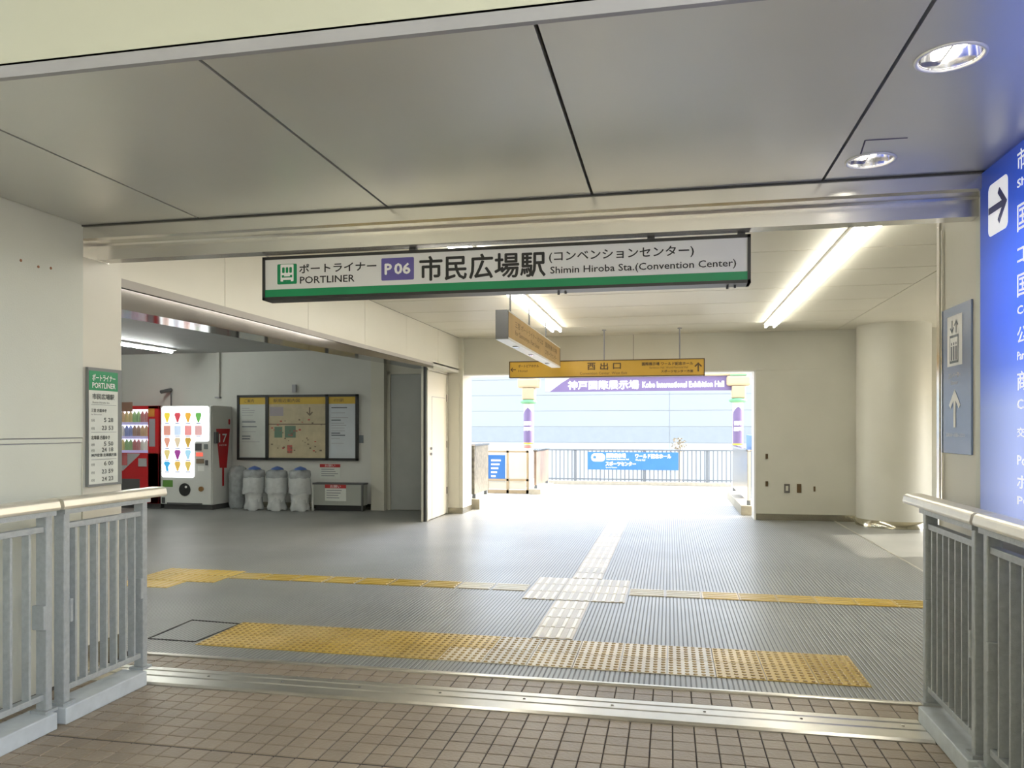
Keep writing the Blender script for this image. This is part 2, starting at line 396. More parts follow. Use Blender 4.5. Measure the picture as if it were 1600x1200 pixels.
struct(MB().prism([(1.49, 4.70), (1.49, 4.712), (1.5, 4.712), (1.5, 4.70)], 'z', 1.1, 2.6, chrome).build('trim_7'))
struct(B(1.46, 1.53, 4.26, 4.80, 1.02, 1.06, darkg).build('trim_8'))
# ---- hall shell
struct(B(1.9, 7.1, 4.6, 4.84, -.1, HC, creamw).build('wall_front'))
struct(B(-12, -3.8, 4.2, 4.4, -.1, HC, creamw).build('wall_front'))
# hall ceiling: strips of panel running across
hb = struct(B(LW, 7.0, 4.3, YE+.1, HC+.006, HC+.1, joint).build('ceiling'))
ys = [4.31]+[4.31+.95*k for k in range(1, 10)]+[YE]
for i in range(len(ys)-1):
    B(LW+.01, 2.6, ys[i]+.009, ys[i+1]-.009, HC, HC+.006, ceilp).build('panel', hb)
struct(B(2.61, 7.0, 4.4, YE, HC, HC+.02, ceilp).build('ceiling'))
# left fascia: panels 1.5 m wide, joints recessed
fb = struct(B(LW-.2, LW-.012, 4.42, YE, 2.52, HC+.05, joint).build('wall_left'))
fy = [4.42, 5.77, 7.27, 8.76, 10.26, 11.76, YE-.1]
for i in range(len(fy)-1): B(LW-.012, LW, fy[i]+.003, fy[i+1]-.003, 2.50, HC, cream).build('panel', fb)
# polished steel band under the fascia (its lower edge climbs towards the far end)
mb = MB()
mb.add([(LW, 4.42, 2.44), (LW, 4.42, 2.50), (LW, 11.5, 2.50), (LW, 11.5, 2.46), (LW-.3, 4.42, 2.50), (LW-.3, 11.5, 2.50)], [(0, 3, 2, 1), (1, 2, 5, 4)], pm('band_paint', (.40, .37, .33), .5))
mb.add([(LW+.004, 4.42, 2.29), (LW+.004, 4.42, 2.43), (LW+.004, 11.5, 2.455), (LW+.004, 11.5, 2.42), (LW-.3, 4.42, 2.29), (LW-.3, 11.5, 2.42), (LW-.3, 4.42, 2.43), (LW-.3, 11.5, 2.455)],
       [(0, 3, 2, 1), (0, 4, 5, 3), (1, 2, 7, 6), (4, 6, 7, 5)], steel)
mb.box(LW-.3, LW-.02, 4.42, 11.5, 2.42, 2.46, joint)
struct(mb.build('trim_9', fix=False))
# vending bay
VB, VC = 13.3, 2.93
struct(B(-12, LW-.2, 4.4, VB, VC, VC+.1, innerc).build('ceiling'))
vw = struct(B(-12, -5.30, VB, VB+.2, 0, VC+.1, backw).build('wall_back'))
struct(B(-5.30, -5.05, VB-.12, VB+.2, 0, VC, creamw).build('wall_back'))
struct(B(-5.05, -3.8, VB+.02, VB+.2, 0, VC, creamw).build('wall_back'))
struct(B(-12.2, -12, 4.2, VB+.2, 0, VC+.1, backw).build('wall_left'))
struct(MB().box(-12, -5.30, VB-.008, VB, 0, .1, kickm).build('baseboard_back'))
# flush grey metal door in the back wall
d1 = struct(MB().box(-5.02, -4.97, VB-.01, VB+.03, 0, 2.52, creamw).box(-3.86, -3.82, VB-.01, VB+.03, 0, 2.52, creamw).box(-5.02, -3.82, VB-.01, VB+.03, 2.47, 2.52, creamw).build('door_1'))
B(-4.965, -3.865, VB+.0, VB+.018, .01, 2.465, pm('door_grey', (.40, .41, .39), .5)).build('door_leaf', d1, bevel=.004)
# side wall with cream door, facing the hall
DX = -3.80
sw = struct(MB().box(DX-.04, DX, 11.75, 11.80, 0, 2.50, black).box(DX-.075, DX-.04, 11.75, 11.80, 0, 2.5, creamw).box(DX-.075, DX-.03, 11.80, VB, 0, 2.5, creamw).box(DX-.12, LW, 11.5, VB, 2.455, 2.52, creamw).build('wall_left'))
struct(MB().box(DX-.2, LW+.01, 12.98, 13.6, .1, HC, cream).box(DX-.2, -3.53, 13.0, 13.6, .1, HC, cream).box(DX-.2, -3.52, 12.97, 13.62, 0, .1, kickm).build('wall_left'))
d2 = struct(MB().box(DX-.03, DX+.012, 11.80, 11.84, 0, 2.46, cream).box(DX-.03, DX+.012, 12.92, 12.97, 0, 2.46, cream).box(DX-.03, DX+.012, 11.8, 12.97, 2.42, 2.46, cream).build('door_2'))
B(DX-.02, DX+.004, 11.845, 12.915, .012, 2.415, cream).build('door_leaf', d2, bevel=.003)
for z in (.35, 1.15, 1.95): MB().cyl((DX+.012, 12.90, z), (DX+.012, 12.90, z+.12), .012, steel, 8).build('hinge', d2)
MB().cyl((DX+.004, 11.98, 1.16), (DX+.03, 11.98, 1.16), .022, steel, 12).build('lock', d2)
MB().cyl((DX+.004, 11.98, 1.07), (DX+.03, 11.98, 1.07), .022, steel, 12).build('lock', d2)
MB().prism([(12.06, .02), (12.07, .02), (12.07, 2.0), (12.82, 2.0), (12.82, 2.01), (12.06, 2.01)], 'x', DX+.003, DX+.006, trimg).build('seam', d2)
# end wall: lintel over the opening, right side
XR = 1.38
struct(B(-3.9, 7, YE, YE+.35, 2.43, HC+.05, creamw).build('wall_back'))
for px_ in (1000, ):
    x_, _ = on_y(px_, 550, YE); 
struct(B(-.6, -.594, YE-.002, YE, 2.43, HC, joint).build('trim_10'))
rw = struct(MB().box(XR, 7, YE+.01, YE+.35, .1, HC, creamw).build('wall_back'))
struct(B(XR, 7, YE-.002, YE+.352, 0, .1, kickm).build('baseboard_back'))
# steel lining of the opening
struct(MB().box(XR-.03, XR, YE+.0, YE+.36, 0, 2.43, lampwhite).box(-3.53, XR, YE, YE+.36, 2.41, 2.43, lampwhite).build('trim_11'))
# round column with steel foot
cx_, cy_ = 3.36, 12.75
struct(MB().lathe(cx_, cy_, [(.52, .11), (.52, HC)], creamw, 64).build('column'))
struct(MB().lathe(cx_, cy_, [(.535, 0), (.535, .11), (.52, .112)], pm('foot_steel', (.55, .52, .42), .15, metal=1), 64).build('baseboard_right'))
# unseen right wall; its opening is added to let sun onto the floor
struct(MB().box(6.8, 7, 4.6, 11.0, 0, HC, creamw).box(6.8, 7, 13.0, YE+.3, 0, HC, creamw).box(6.8, 7, 11.0, 13.0, 2.4, HC, creamw).build('wall_right'))
struct(B(7, 16, 3, 18, -.2, -.004, concrete).build('floor'))
# roof slabs that keep the sky out above both ceilings, and the eaves outside
struct(MB().box(-12.2, 7.2, 4.2, YE+.35, HC+.12, HC+.3, concrete).box(-6, 5, YE+.35, 15.1, HC-.1, HC+.2, concrete).build('ceiling'))
struct(B(-4.2, 2.6, -3, 2.33, 4.2, 4.35, pale).build('ceiling'))

# holes and plates low on the end wall
def wallplate(px, py, wpx, hpx, name, label, m):
    x0, z1 = on_y(px, py, YE+.01); x1, z0 = on_y(px+wpx, py+hpx, YE+.01)
    o = MB().box(x0, x1, YE-.004, YE+.0095, z0, z1, m).build(name, bevel=.003)
    return o
tag(wallplate(1196, 709, 4, 8, 'pipe_stub', '', brownink), 'upper of two tiny holes left of the plates on the end wall', 'wall fitting')
tag(wallplate(1196, 752, 4, 8, 'pipe_stub', '', brownink), 'lower of two tiny holes left of the plates on the end wall', 'wall fitting')
o = wallplate(1225, 756, 9, 14, 'outlet_plate', '', steel); tag(o, 'steel outlet plate low on the end wall, leftmost of the row', 'outlet')
x0, z1 = on_y(1227.5, 759, YE+.01); x1, z0 = on_y(1231.5, 767, YE+.01); B(x0, x1, YE-.007, YE-.004, z0, z1, creamw).build('socket', o)
tag(wallplate(1245, 756, 7, 14, 'outlet_plate', '', brownink), 'dark outlet plate low on the end wall, middle of the row', 'outlet')
tag(wallplate(1271, 760, 3, 8, 'outlet_plate', '', brownink), 'narrow dark plate nearest the round column on the end wall', 'outlet')

# ================================================================== LIGHTS
def tube_light(name, label, x, y0, y1, zc, twin=True, grp=None, tm=None):
    t = thing(name, label, 'light', (x, (y0+y1)/2, zc), grp)
    MB().prism([(x-.085, zc), (x-.085, zc-.03), (x-.03, zc-.045), (x+.03, zc-.045), (x+.085, zc-.03), (x+.085, zc)], 'y', y0, y1, lampwhite).build('housing', t)
    for s in ((-1, 1) if twin else (0,)):
        n = max(1, round((y1-y0)/1.25)); L = (y1-y0)/n
        for k in range(n):
            MB().cyl((x+s*.06, y0+k*L+.02, zc-.062), (x+s*.06, y0+(k+1)*L-.02, zc-.062), .018, tm or tubew, 8).build('tube', t)
    return t
tube_light('ceiling_light', 'long twin tube ceiling light to the right of the yellow signs', 1.46, 5.0, 12.0, HC)
tube_light('ceiling_light', 'long tube ceiling light above the sign seen end-on', -1.72, 5.0, 11.9, HC)
tube_light('ceiling_light', 'single tube light over the vending machines in the side bay', -8.85, 8.0, 12.5, VC, twin=False, tm=tubeb)
tube_light('ceiling_light', 'unseen tube light added behind the steel band to brighten the side bay', -6.2, 5.2, 8.9, VC, twin=False, tm=tubeb)  # added out of sight to brighten the bay
tube_light('ceiling_light', 'unseen twin tube light added over the footbridge behind the viewpoint', -1.6, -2.9, -.3, 4.2, tm=tubec)  # added out of view as fill for the entrance
for (x, y), lb in zip(DL, ('larger near round downlight in the grey metal ceiling', 'smaller far round downlight beside the scratched ceiling outline')):
    t = thing('downlight', lb, 'light', (x, y, CE), None)
    MB().lathe(x, y, [(.11, CE-.001), (.108, CE-.006), (.098, CE-.006), (.094, CE+.004)], lampwhite, 40, caps=False).build('trim_ring', t)
    m = MB(); n = 32
    pr = [(.095, CE), (.088, CE+.05), (.07, CE+.10), (.045, CE+.125)]
    vs = [(x+r*math.cos(2*math.pi*i/n), y+r*math.sin(2*math.pi*i/n), z) for r, z in pr for i in range(n)]
    m.add(vs, [(j*n+i, j*n+(i+1) % n, (j+1)*n+(i+1) % n, (j+1)*n+i) for j in range(3) for i in range(n)], pm('reflector', (.85, .85, .88), .12, metal=1), True)
    m.add(vs[-n:], [tuple(range(n))], lampwhite); m.build('reflector', t, fix=False)
    MB().lathe(x+.02, y, [(.0, CE+.03), (.03, CE+.035), (.042, CE+.06), (.03, CE+.11), (.02, CE+.125)], downl, 20).build('lamp', t)
    MB().box(x-.012, x-.006, y-.085, y+.085, CE+.015, CE+.03, steel).build('cross_bar', t)
# scraped outline beside the far downlight
tape = pm('old_tape', (.12, .11, .15), .8)
p0 = on_z(1345, 240, CE); p1 = on_z(1352, 219, CE); p2 = on_z(1418, 215, CE)
m = MB()
for a, b in ((p0, p1), (p1, p2)): m.cyl((a[0], a[1], CE), (b[0], b[1], CE), .0035, tape, 6)
tag(m.build('tape_residue'), 'thin dark bracket-shaped residue on ceiling beside the far downlight', 'mark')

# ================================================================== TACTILE PAVING
def dots_mesh(wx, wy, m, nx=6, ny=6):
    mb = MB(); g = .0025
    mb.box(g, wx-g, g, wy-g, 0, .004, m)
    for i in range(nx):
        for j in range(ny):
            cx, cy = wx*(i+.5)/nx, wy*(j+.5)/ny; n = 8
            vs = [(cx+r*math.cos(2*math.pi*k/n), cy+r*math.sin(2*math.pi*k/n), z) for r, z in ((.0155, .004), (.0105, .0085)) for k in range(n)]
            mb.add(vs, [(k, (k+1) % n, n+(k+1) % n, n+k) for k in range(n)], dotm); mb.add(vs[n:], [tuple(range(n))], dotm)
    o = mb.build('tile', fix=False); me = o.data; bpy.data.objects.remove(o); return me
def bars_mesh(wx, wy, m, along='y', nb=4, seg=1):
    mb = MB(); g = .0025
    mb.box(g, wx-g, g, wy-g, 0, .004, platem if m is worn_glare else m)
    def bar(a0, a1, b0, b1):
        c = .005
        vs = [(a0, b0, .004), (a1, b0, .004), (a1, b1, .004), (a0, b1, .004), (a0+c, b0+c, .0085), (a1-c, b0+c, .0085), (a1-c, b1-c, .0085), (a0+c, b1-c, .0085)]
        mb.add(vs, [(0, 1, 5, 4), (1, 2, 6, 5), (2, 3, 7, 6), (3, 0, 4, 7), (4, 5, 6, 7)], barm if m is worn_glare else m)
    for i in range(nb):
        for s in range(seg):
            if along == 'y': c = wx*(i+.5)/nb; L = wy/seg; bar(c-.017, c+.017, s*L+.012, (s+1)*L-.012)
            else: c = wy*(i+.5)/nb; L = wx/seg; bar(s*L+.012, (s+1)*L-.012, c-.017, c+.017)
    o = mb.build('tile', fix=False); me = o.data; bpy.data.objects.remove(o); return me
def paving(name, label, x0, y0, nx, ny, wx, wy, mesh, skip=()):
    t = thing(name, label, 'tactile paving', (x0, y0, 0))
    for i in range(nx):
        for j in range(ny):
            if (i, j) in skip: continue
            o = bpy.data.objects.new('tile', mesh(i, j) if callable(mesh) else mesh); C.objects.link(o); o.parent = t
            o.location = (i*wx, j*wy, 0)
    return t
dy = dots_mesh(.2905, .312, yellow); dw = dots_mesh(.2905, .312, worn_glare)  # second mesh carries the painted glare of the middle tiles
paving('warning_band', 'broad yellow band of dotted tiles across the floor just inside the threshold', -3.21, 4.775, 15, 2, .2905, .312, lambda i, j: dw if 7 <= i <= 11 or (i == 6 and j == 0) else dy)
bw = bars_mesh(.30, .30, worn_glare, 'y'); bx = bars_mesh(.32, .29, yellow, 'x'); bxw = bars_mesh(.32, .29, worn_glare, 'x')
paving('guide_path', 'short bar-tile path with wear and painted glare between the dotted band and the square crossing', -.97, 5.42, 1, 4, .30, .30, bw)
paving('crossing_patch', 'square patch of bar tiles with wear and painted glare where the two guide lines cross', -1.27, 6.64, 3, 3, .30, .325, bars_mesh(.30, .325, worn_glare, 'y'))
paving('guide_path', 'long bar-tile path with wear and painted glare running from the crossing out through the exit', -.95, 7.63, 1, 25, .30, .30, bw)
paving('guide_line', 'thin yellow tactile line running left of the crossing towards the vending bay', -1.28-.335*9, 6.95, 9, 1, .335, .29, lambda i, j: bxw if i > 6 else bx)
paving('guide_line', 'yellow tactile line running right of the crossing towards the right-hand railing', -.36, 6.95, 8, 1, .32, .29, lambda i, j: bxw if i < 2 else bx)
paving('branch_patch', 'yellow bar-tile patch at the left end of the guide line beside left railing', -5.20, 6.72, 3, 2, .295, .30, bars_mesh(.295, .30, yellow, 'y'))
paving('branch_path', 'yellow bar tiles turning off just behind the end post of left railing', -5.20, 6.41, 2, 1, .30, .30, bars_mesh(.30, .30, yellow, 'y'))
# faint inspection cover outline to the left of the band
q = [on_z(x, y) for x, y in ((300, 969), (375, 975), (305, 1003), (232, 998))]
m = MB()
for k in range(4):
    a, b = q[k], q[(k+1) % 4]; m.cyl((a[0], a[1], .0), (b[0], b[1], .0), .006, joint, 6)
tag(m.build('cover_outline'), 'dark rectangular outline of a floor cover left of the dotted band', 'floor cover')

# ================================================================== RAILINGS
def railing(x, y0, y1, side, name, label, over, nb):
    """one section: kerb under it, two posts, top and bottom rail, flat bars, handrail; side = +1 when the walkway is on +X"""
    t = thing(name, label, 'railing', (x, (y0+y1)/2, 0))
    k0, k1 = (x-.09, x+.07) if side > 0 else (x-.07, x+.09)
    ky = y1 - .03; kl = 3.975 if side > 0 else 4.26
    MB().box(k0, k1, y0, min(ky, kl), 0, .085, kerbm).build('kerb', t, bevel=.006)
    for i, y in enumerate((y0+.05, y1-over)):
        p = MB().box(x-.03, x+.03, y-.02, y+.02, .085, 1.08, railp).build('post', t, bevel=.004)
        MB().box(x-.045, x+.045, y-.04, y+.04, .085, .1, railp).build('foot_plate', p)
        MB().box(x-.034, x+.034, y-.04 if i else y+.02, y-.02 if i else y+.04, .50, .62, railp).build('latch_plate', p, bevel=.003)
    a, b = y0+.05, y1-over
    MB().box(x-.02, x+.02, a+.02, b-.02, .98, 1.01, railp).build('top_rail', t, bevel=.003)
    MB().box(x-.02, x+.02, a+.02, b-.02, .15, .18, railp).build('bottom_rail', t, bevel=.003)
    me = None
    for i in range(nb):
        y = a+(b-a)*(i+1)/(nb+1)
        if me is None:
            o = MB().box(-.02, .02, -.007, .007, .18, .98, railp).build('bar', fix=True); me = o.data; 
        else:
            o = bpy.data.objects.new('bar', me); C.objects.link(o)
        o.parent = t; o.location = (0, y-t.location.y, 0)
    pr = [(-.055, 1.085), (.055, 1.085), (.062, 1.10), (.055, 1.13), (.04, 1.14), (-.04, 1.14), (-.055, 1.13), (-.062, 1.10)]
    h = MB().prism([(x+p[0], p[1]) for p in pr], 'y', y0, y1, handr).build('handrail', t, bevel=.004)
    MB().box(x-.045, x+.045, y0+.02, y1-over+.03, 1.06, 1.085, railp).build('rail_bracket', t)
    return t
XL = -3.05; XRr = 1.31
railing(XL, 3.36, 4.17, 1, 'railing', 'far section of the grey railing at left, ending beside the tactile patch', .16, 7)
railing(XL, 2.38, 3.335, 1, 'railing', 'near section of the grey railing at left, cut off by the frame', .04, 7)
railing(XL, 1.40, 2.36, 1, 'railing', 'grey railing section at left behind the picture edge', .04, 7)
railing(XRr, 3.60, 4.56, -1, 'railing', 'far section of dark railing at right below the lift sign', .26, 7)
railing(XRr, 2.62, 3.57, -1, 'railing', 'near section of dark railing at right below the big blue sign', .05, 7)

# ================================================================== SIGNS
# --- station sign under the beam
SY0, SY1 = 4.31, 4.41
sx0, sx1, sz0, sz1 = -2.42, .425, 2.272, 2.532
SY0 = 4.28
st = thing('station_sign', 'long white station name sign with green stripe hanging under the beam', 'sign', ((sx0+sx1)/2, SY0, sz0))
fr = MB()
fw = .017
fr.box(sx0, sx1, SY0, SY0+.12, sz1-fw, sz1, black).box(sx0, sx1, SY0, SY0+.12, sz0, sz0+fw, black).box(sx0, sx0+fw, SY0, SY0+.12, sz0, sz1, black).box(sx1-fw, sx1, SY0, SY0+.12, sz0, sz1, black)
fr.build('frame', st)
B(sx0+fw, sx1-fw, SY0+.006, SY0+.11, sz0+fw, sz1-fw, whitep).build('face', st)
B(sx0+fw, sx1-fw, SY0+.003, SY0+.006, sz0+fw, sz0+.062, green).build('green_stripe', st)
for x in (-1.48, -.1, .38):
    p = B(x-.02, x+.02, SY0+.04, SY0+.08, sz1, 2.6, darkg).build('hanger', st)
for x in (-.62, .31):
    MB().cyl((x, SY0+.09, sz0-.014), (x, SY0+.09, sz0), .007, darkg, 8).build('bolt', st); MB().cyl((x+.04, SY0+.09, sz0-.01), (x+.04, SY0+.09, sz0), .006, darkg, 8).build('bolt', st)
cfy = SY0+.006
def sT(body, px0, py0, px1, py1, m, weight=0):
    xa, za = on_y(px0, py0, cfy); xb, zb = on_y(px1, py1, cfy)
    return text(body, 'Y-', xa, xb, min(za, zb), max(za, zb), cfy, m, st, weight=weight)
def zx(px): return on_y(px, 500, cfy)[0]
lg = sz0
ga, gb = zx(433.5), zx(464)
gm = poly(rrect(ga, gb, 2.39-.026, 2.39+.096, .008), 'Y-', cfy, green, st, 'logo_square')
u = (gb-ga)/30
gz = 2.364
def lp(a0, a1, b0, b1, m, lift): return poly(rrect(ga+a0*u, ga+a1*u, gz+b0*u, gz+b1*u, 1.2*u if min(a1-a0, b1-b0) > 3 else .4*u), 'Y-', cfy, m, gm, 'train_mark', lift)
lp(5, 25, 4, 28, wht, .002)
for a in (7.5, 13, 18.5): lp(a, a+4, 16, 24, green, .0025)
lp(7, 23, 9.5, 11, green, .0025); lp(7, 10.5, 11, 13, green, .0025); lp(19.5, 23, 11, 13, green, .0025); lp(9, 21, 4, 6, green, .0025)
text('ポートライナー', 'Y-', zx(468), zx(588), 2.427, 2.480, cfy, ink, st, weight=.0012)
text('PORTLINER', 'Y-', zx(469), zx(554), 2.364, 2.405, cfy, ink, st, weight=.0008)
pu = poly(rrect(zx(596), zx(647), 2.362, 2.493, .008), 'Y-', cfy, purple, st, 'number_square')
text('P', 'Y-', zx(602), zx(612), 2.398, 2.458, cfy-.002, wht, pu, weight=.003)
text('06', 'Y-', zx(617), zx(641), 2.398, 2.458, cfy-.002, wht, pu, weight=.003)
text('市民広場駅', 'Y-', zx(656), zx(852), 2.352, 2.492, cfy, ink, st, weight=.003)
text('(コンベンションセンター)', 'Y-', zx(858), zx(1084), 2.423, 2.488, cfy, ink, st, weight=.001)
text('Shimin Hiroba Sta.(Convention Center)', 'Y-', zx(860), zx(1150), 2.352, 2.402, cfy, ink, st, weight=.0006)

# --- yellow sign seen end-on, along the hall
hx0, hx1, hy0, hy1, hz0, hz1 = -1.79, -1.655, 7.9, 11.85, 2.43, 2.735
t = thing('hanging_sign', 'ochre hanging sign box seen almost end-on with dark near end', 'sign', ((hx0+hx1)/2, 9.9, hz0))
B(hx0+.005, hx1-.005, hy0+.02, hy1-.02, hz0+.02, hz1-.01, wood).build('face', t)
B(hx0, hx1, hy0, hy0+.03, hz0, hz1, darkg).build('end_cap', t); B(hx0, hx1, hy1-.03, hy1, hz0, hz1, darkg).build('end_cap', t)
MB().box(hx0, hx0+.012, hy0, hy1, hz1-.012, hz1, darkg).box(hx1-.012, hx1, hy0, hy1, hz1-.012, hz1, lampwhite).build('top_edge', t)
B(hx0, hx1, hy0+.01, hy1-.01, hz0-.005, hz0+.02, pm('sign_underside', (.85, .85, .84), .3)).build('underside', t)
for y in (8.6, 9.6, 10.9): B(hx0+.04, hx1-.04, y, y+.12, hz0-.014, hz0-.005, steel).build('clip', t)
for y in (8.15, 9.3, 10.6):
    r = MB().cyl((hx1-.03, y, hz1-.01), (hx1-.03, y, HC), .011, darkg, 10).build('rod', t)
    MB().lathe(hx1-.03, y, [(.03, HC-.012), (.03, HC)], darkg, 14).build('rod_cap', r)
for z, s, a, b in ((2.60, '三宮 ポートライナー のりば', 8.3, 10.2), (2.50, 'for Sannomiya  Port Liner', 8.3, 9.9), (2.60, '国際展示場', 10.4, 11.5), (2.50, 'スポーツセンター', 10.4, 11.5)):
    text(s, 'X+', a, b, z, z+.07, hx1-.005, brownink, t)
# --- yellow exit sign across
ex0, ex1, ey, ez0, ez1 = -2.56, .535, 12.3, 2.305, 2.575
t = thing('exit_sign', 'wide yellow west exit sign hanging across in front of the exit', 'sign', ((ex0+ex1)/2, ey, ez0))
B(ex0+.012, ex1-.012, ey+.008, ey+.11, ez0+.012, ez1-.012, yel).build('face', t)
MB().box(ex0, ex1, ey, ey+.12, ez1-.014, ez1, brownink).box(ex0, ex1, ey, ey+.12, ez0, ez0+.014, brownink).box(ex0, ex0+.014, ey, ey+.12, ez0, ez1, brownink).box(ex1-.014, ex1, ey, ey+.12, ez0, ez1, brownink).build('frame', t)
for px in (944, 1062):
    x, _ = on_y(px, 540, ey+.06)
    r = MB().cyl((x, ey+.06, ez1), (x, ey+.06, HC), .012, trimg, 10).build('rod', t)
    MB().lathe(x, ey+.06, [(.035, HC-.012), (.035, HC)], trimg, 14).build('rod_cap', r)
def e(px, py): return on_y(px, py, ey+.008)
def eT(s, px0, px1, z0, z1, w_=0): text(s, 'Y-', e(px0, 575)[0], e(px1, 575)[0], z0, z1, ey+.008, brownink, t, weight=w_)
eT('西', 918, 930, 2.42, 2.53, .003); eT('出', 938, 950, 2.42, 2.53, .003); eT('口', 958, 970, 2.43, 2.52, .003)
eT('Convention Center  West Exit', 906, 980, 2.345, 2.385)
eT('ポートピアホテル', 810, 842, 2.475, 2.52, .001); eT('Hotel', 810, 824, 2.40, 2.435)
eT('国際展示場 ワールド記念ホール', 1003, 1083, 2.475, 2.525, .002); eT('Exhibition Hall  World Memorial Hall', 1015, 1075, 2.425, 2.455)
eT('スポーツセンター方面', 1033, 1083, 2.36, 2.40, .0015)
def arrow(plane, ca, cz, s, ang, c, m, parent, name='arrow', lift=.002):
    pts = [(-.08, -.5), (.08, -.5), (.08, .22), (.30, 0), (.42, .1), (0, .52), (-.42, .1), (-.30, 0), (-.08, .22)]
    ca_, sa_ = math.cos(ang), math.sin(ang)
    k = -1 if plane == 'X-' else 1
    return poly([(ca+k*s*(x*ca_-y*sa_), cz+s*(x*sa_+y*ca_)) for x, y in pts], plane, c, m, parent, name, lift)
arrow('Y-', e(802, 575)[0], 2.44, .09, math.pi/2, ey+.008, brownink, t)
arrow('Y-', e(1091, 575)[0], 2.44, .14, 0, ey+.008, brownink, t)

# --- big blue backlit sign on the right wall
def bluesign_mat():
    m = bpy.data.materials.new('backlit_blue'); m.use_nodes = True; n = m.node_tree.nodes; l = m.node_tree.links
    b = n['Principled BSDF']; tc = n.new('ShaderNodeNewGeometry'); sp = n.new('ShaderNodeSeparateXYZ')
    l.new(tc.outputs['Position'], sp.inputs[0])
    mr = n.new('ShaderNodeMapRange'); mr.inputs['From Min'].default_value = 1.1; mr.inputs['From Max'].default_value = 2.73
    l.new(sp.outputs['Z'], mr.inputs['Value'])
    cr = n.new('ShaderNodeValToRGB'); e_ = cr.color_ramp.elements
    e_[0].position = 0; e_[0].color = (.42, .48, .74, 1); e_[1].position = 1; e_[1].color = (.01, .03, .22, 1)
    for p, c in ((.30, (.38, .46, .78)), (.42, (.10, .20, .80)), (.55, (.02, .13, 1.)), (.70, (.02, .13, .95)), (.85, (.012, .06, .45))):
        k = e_.new(p); k.color = (*c, 1)
    l.new(mr.outputs[0], cr.inputs['Fac'])
    # the lamp inside fades towards the box's far side
    mr2 = n.new('ShaderNodeMapRange'); mr2.inputs['From Min'].default_value = 4.1; mr2.inputs['From Max'].default_value = 3.7
    mr2.inputs['To Min'].default_value = .35; mr2.inputs['To Max'].default_value = 1.0
    l.new(sp.outputs['Y'], mr2.inputs['Value'])
    b.inputs['Base Color'].default_value = (.02, .06, .30, 1); b.inputs['Roughness'].default_value = .4; b.inputs['Specular IOR Level'].default_value = .25
    l.new(cr.outputs['Color'], b.inputs['Emission Color'])
    l.new(mr2.outputs[0], b.inputs['Emission Strength'])
    return m
bs = thing('wall_sign', 'tall glowing blue backlit direction sign on the right wall', 'sign', (WR, 3.2, 1.09))
B(WR-.03, WR, 1.6, 4.10, 1.10, 2.72, bluesign_mat()).build('lit_face', bs)
B(WR-.035, WR, 1.6, 4.10, 1.04, 1.10, pm('deep_blue', (.01, .03, .25), .3)).build('lower_edge', bs)
bc = WR-.03
aw = poly(rrect(4.0, 3.785, 2.39, 2.63, .03), 'X-', bc, pm('lit_white_print', (.8, .8, .82), .4, emit=(.8, .82, .9), es=.55), bs, 'arrow_square')
arrow('X-', 3.893, 2.51, .20, -math.pi/2, bc, pm('deep_blue', (.01, .03, .25), .3), aw, 'arrow', .003)
lw = MATS['lit_white_print']
for s, z0, z1, y1 in (('市民広場', 2.60, 2.69, 3.35), ('Shimin Hiroba', 2.53, 2.565, 3.2), ('国際会議場', 2.34, 2.46, 3.1), ('コンベンションセンター', 2.20, 2.28, 2.7), ('国際展示場', 2.06, 2.16, 3.1), ('Convention Center', 1.985, 2.02, 3.0),
                      ('公園', 1.86, 1.93, 3.5), ('Park', 1.79, 1.825, 3.6), ('商業施設', 1.66, 1.74, 3.3), ('Commercial Zone', 1.58, 1.62, 3.0), ('交番', 1.46, 1.50, 3.55), ('Police Box', 1.34, 1.38, 3.3), ('ポートライナー', 1.24, 1.30, 3.0), ('PORTLINER', 1.17, 1.205, 3.1)):
    text(s, 'X-', 3.69, y1, z0, z1, bc, lw, bs, weight=.001)
# --- lift sign on the column
el = thing('lift_sign', 'narrow grey-blue lift sign with arrow on the right column', 'sign', (WR, 4.5, 1.36))
ev = pm('lift_blue', (.19, .26, .42), .25, var=.12, scale=1.5)
B(WR-.006, WR+.004, 4.285, 4.69, 1.36, 2.15, ev).build('face', el, bevel=.002)
c = WR-.006
ib = poly(rect(4.62, 4.40, 1.83, 2.10), 'X-', c, wht, el, 'icon_square')
gk = pm('print_grey', (.12, .14, .16), .5)
poly(rect(4.58, 4.45, 1.845, 1.995), 'X-', c, gk, ib, 'cabin', .003); poly(rect(4.57, 4.46, 1.858, 1.982), 'X-', c, wht, ib, 'cabin', .0035)
for k in range(3):
    y = 4.548-k*.033
    poly(rect(y+.011, y-.011, 1.86, 1.935), 'X-', c, gk, ib, 'figure', .004); poly(rrect(y+.008, y-.008, 1.94, 1.956, .006), 'X-', c, gk, ib, 'figure', .004)
arrow('X-', 4.545, 2.04, .07, math.pi, c, gk, ib, 'arrow', .003); arrow('X-', 4.485, 2.04, .07, 0, c, gk, ib, 'arrow', .003)
arrow('X-', 4.51, 1.60, .20, 0, c, wht, el)
text('エレベーター', 'X-', 4.60, 4.42, 1.765, 1.795, c, whitep, el); text('Elevator', 'X-', 4.56, 4.46, 1.73, 1.75, c, whitep, el); text('北東方向へお進みください', 'X-', 4.64, 4.36, 1.45, 1.47, c, whitep, el)
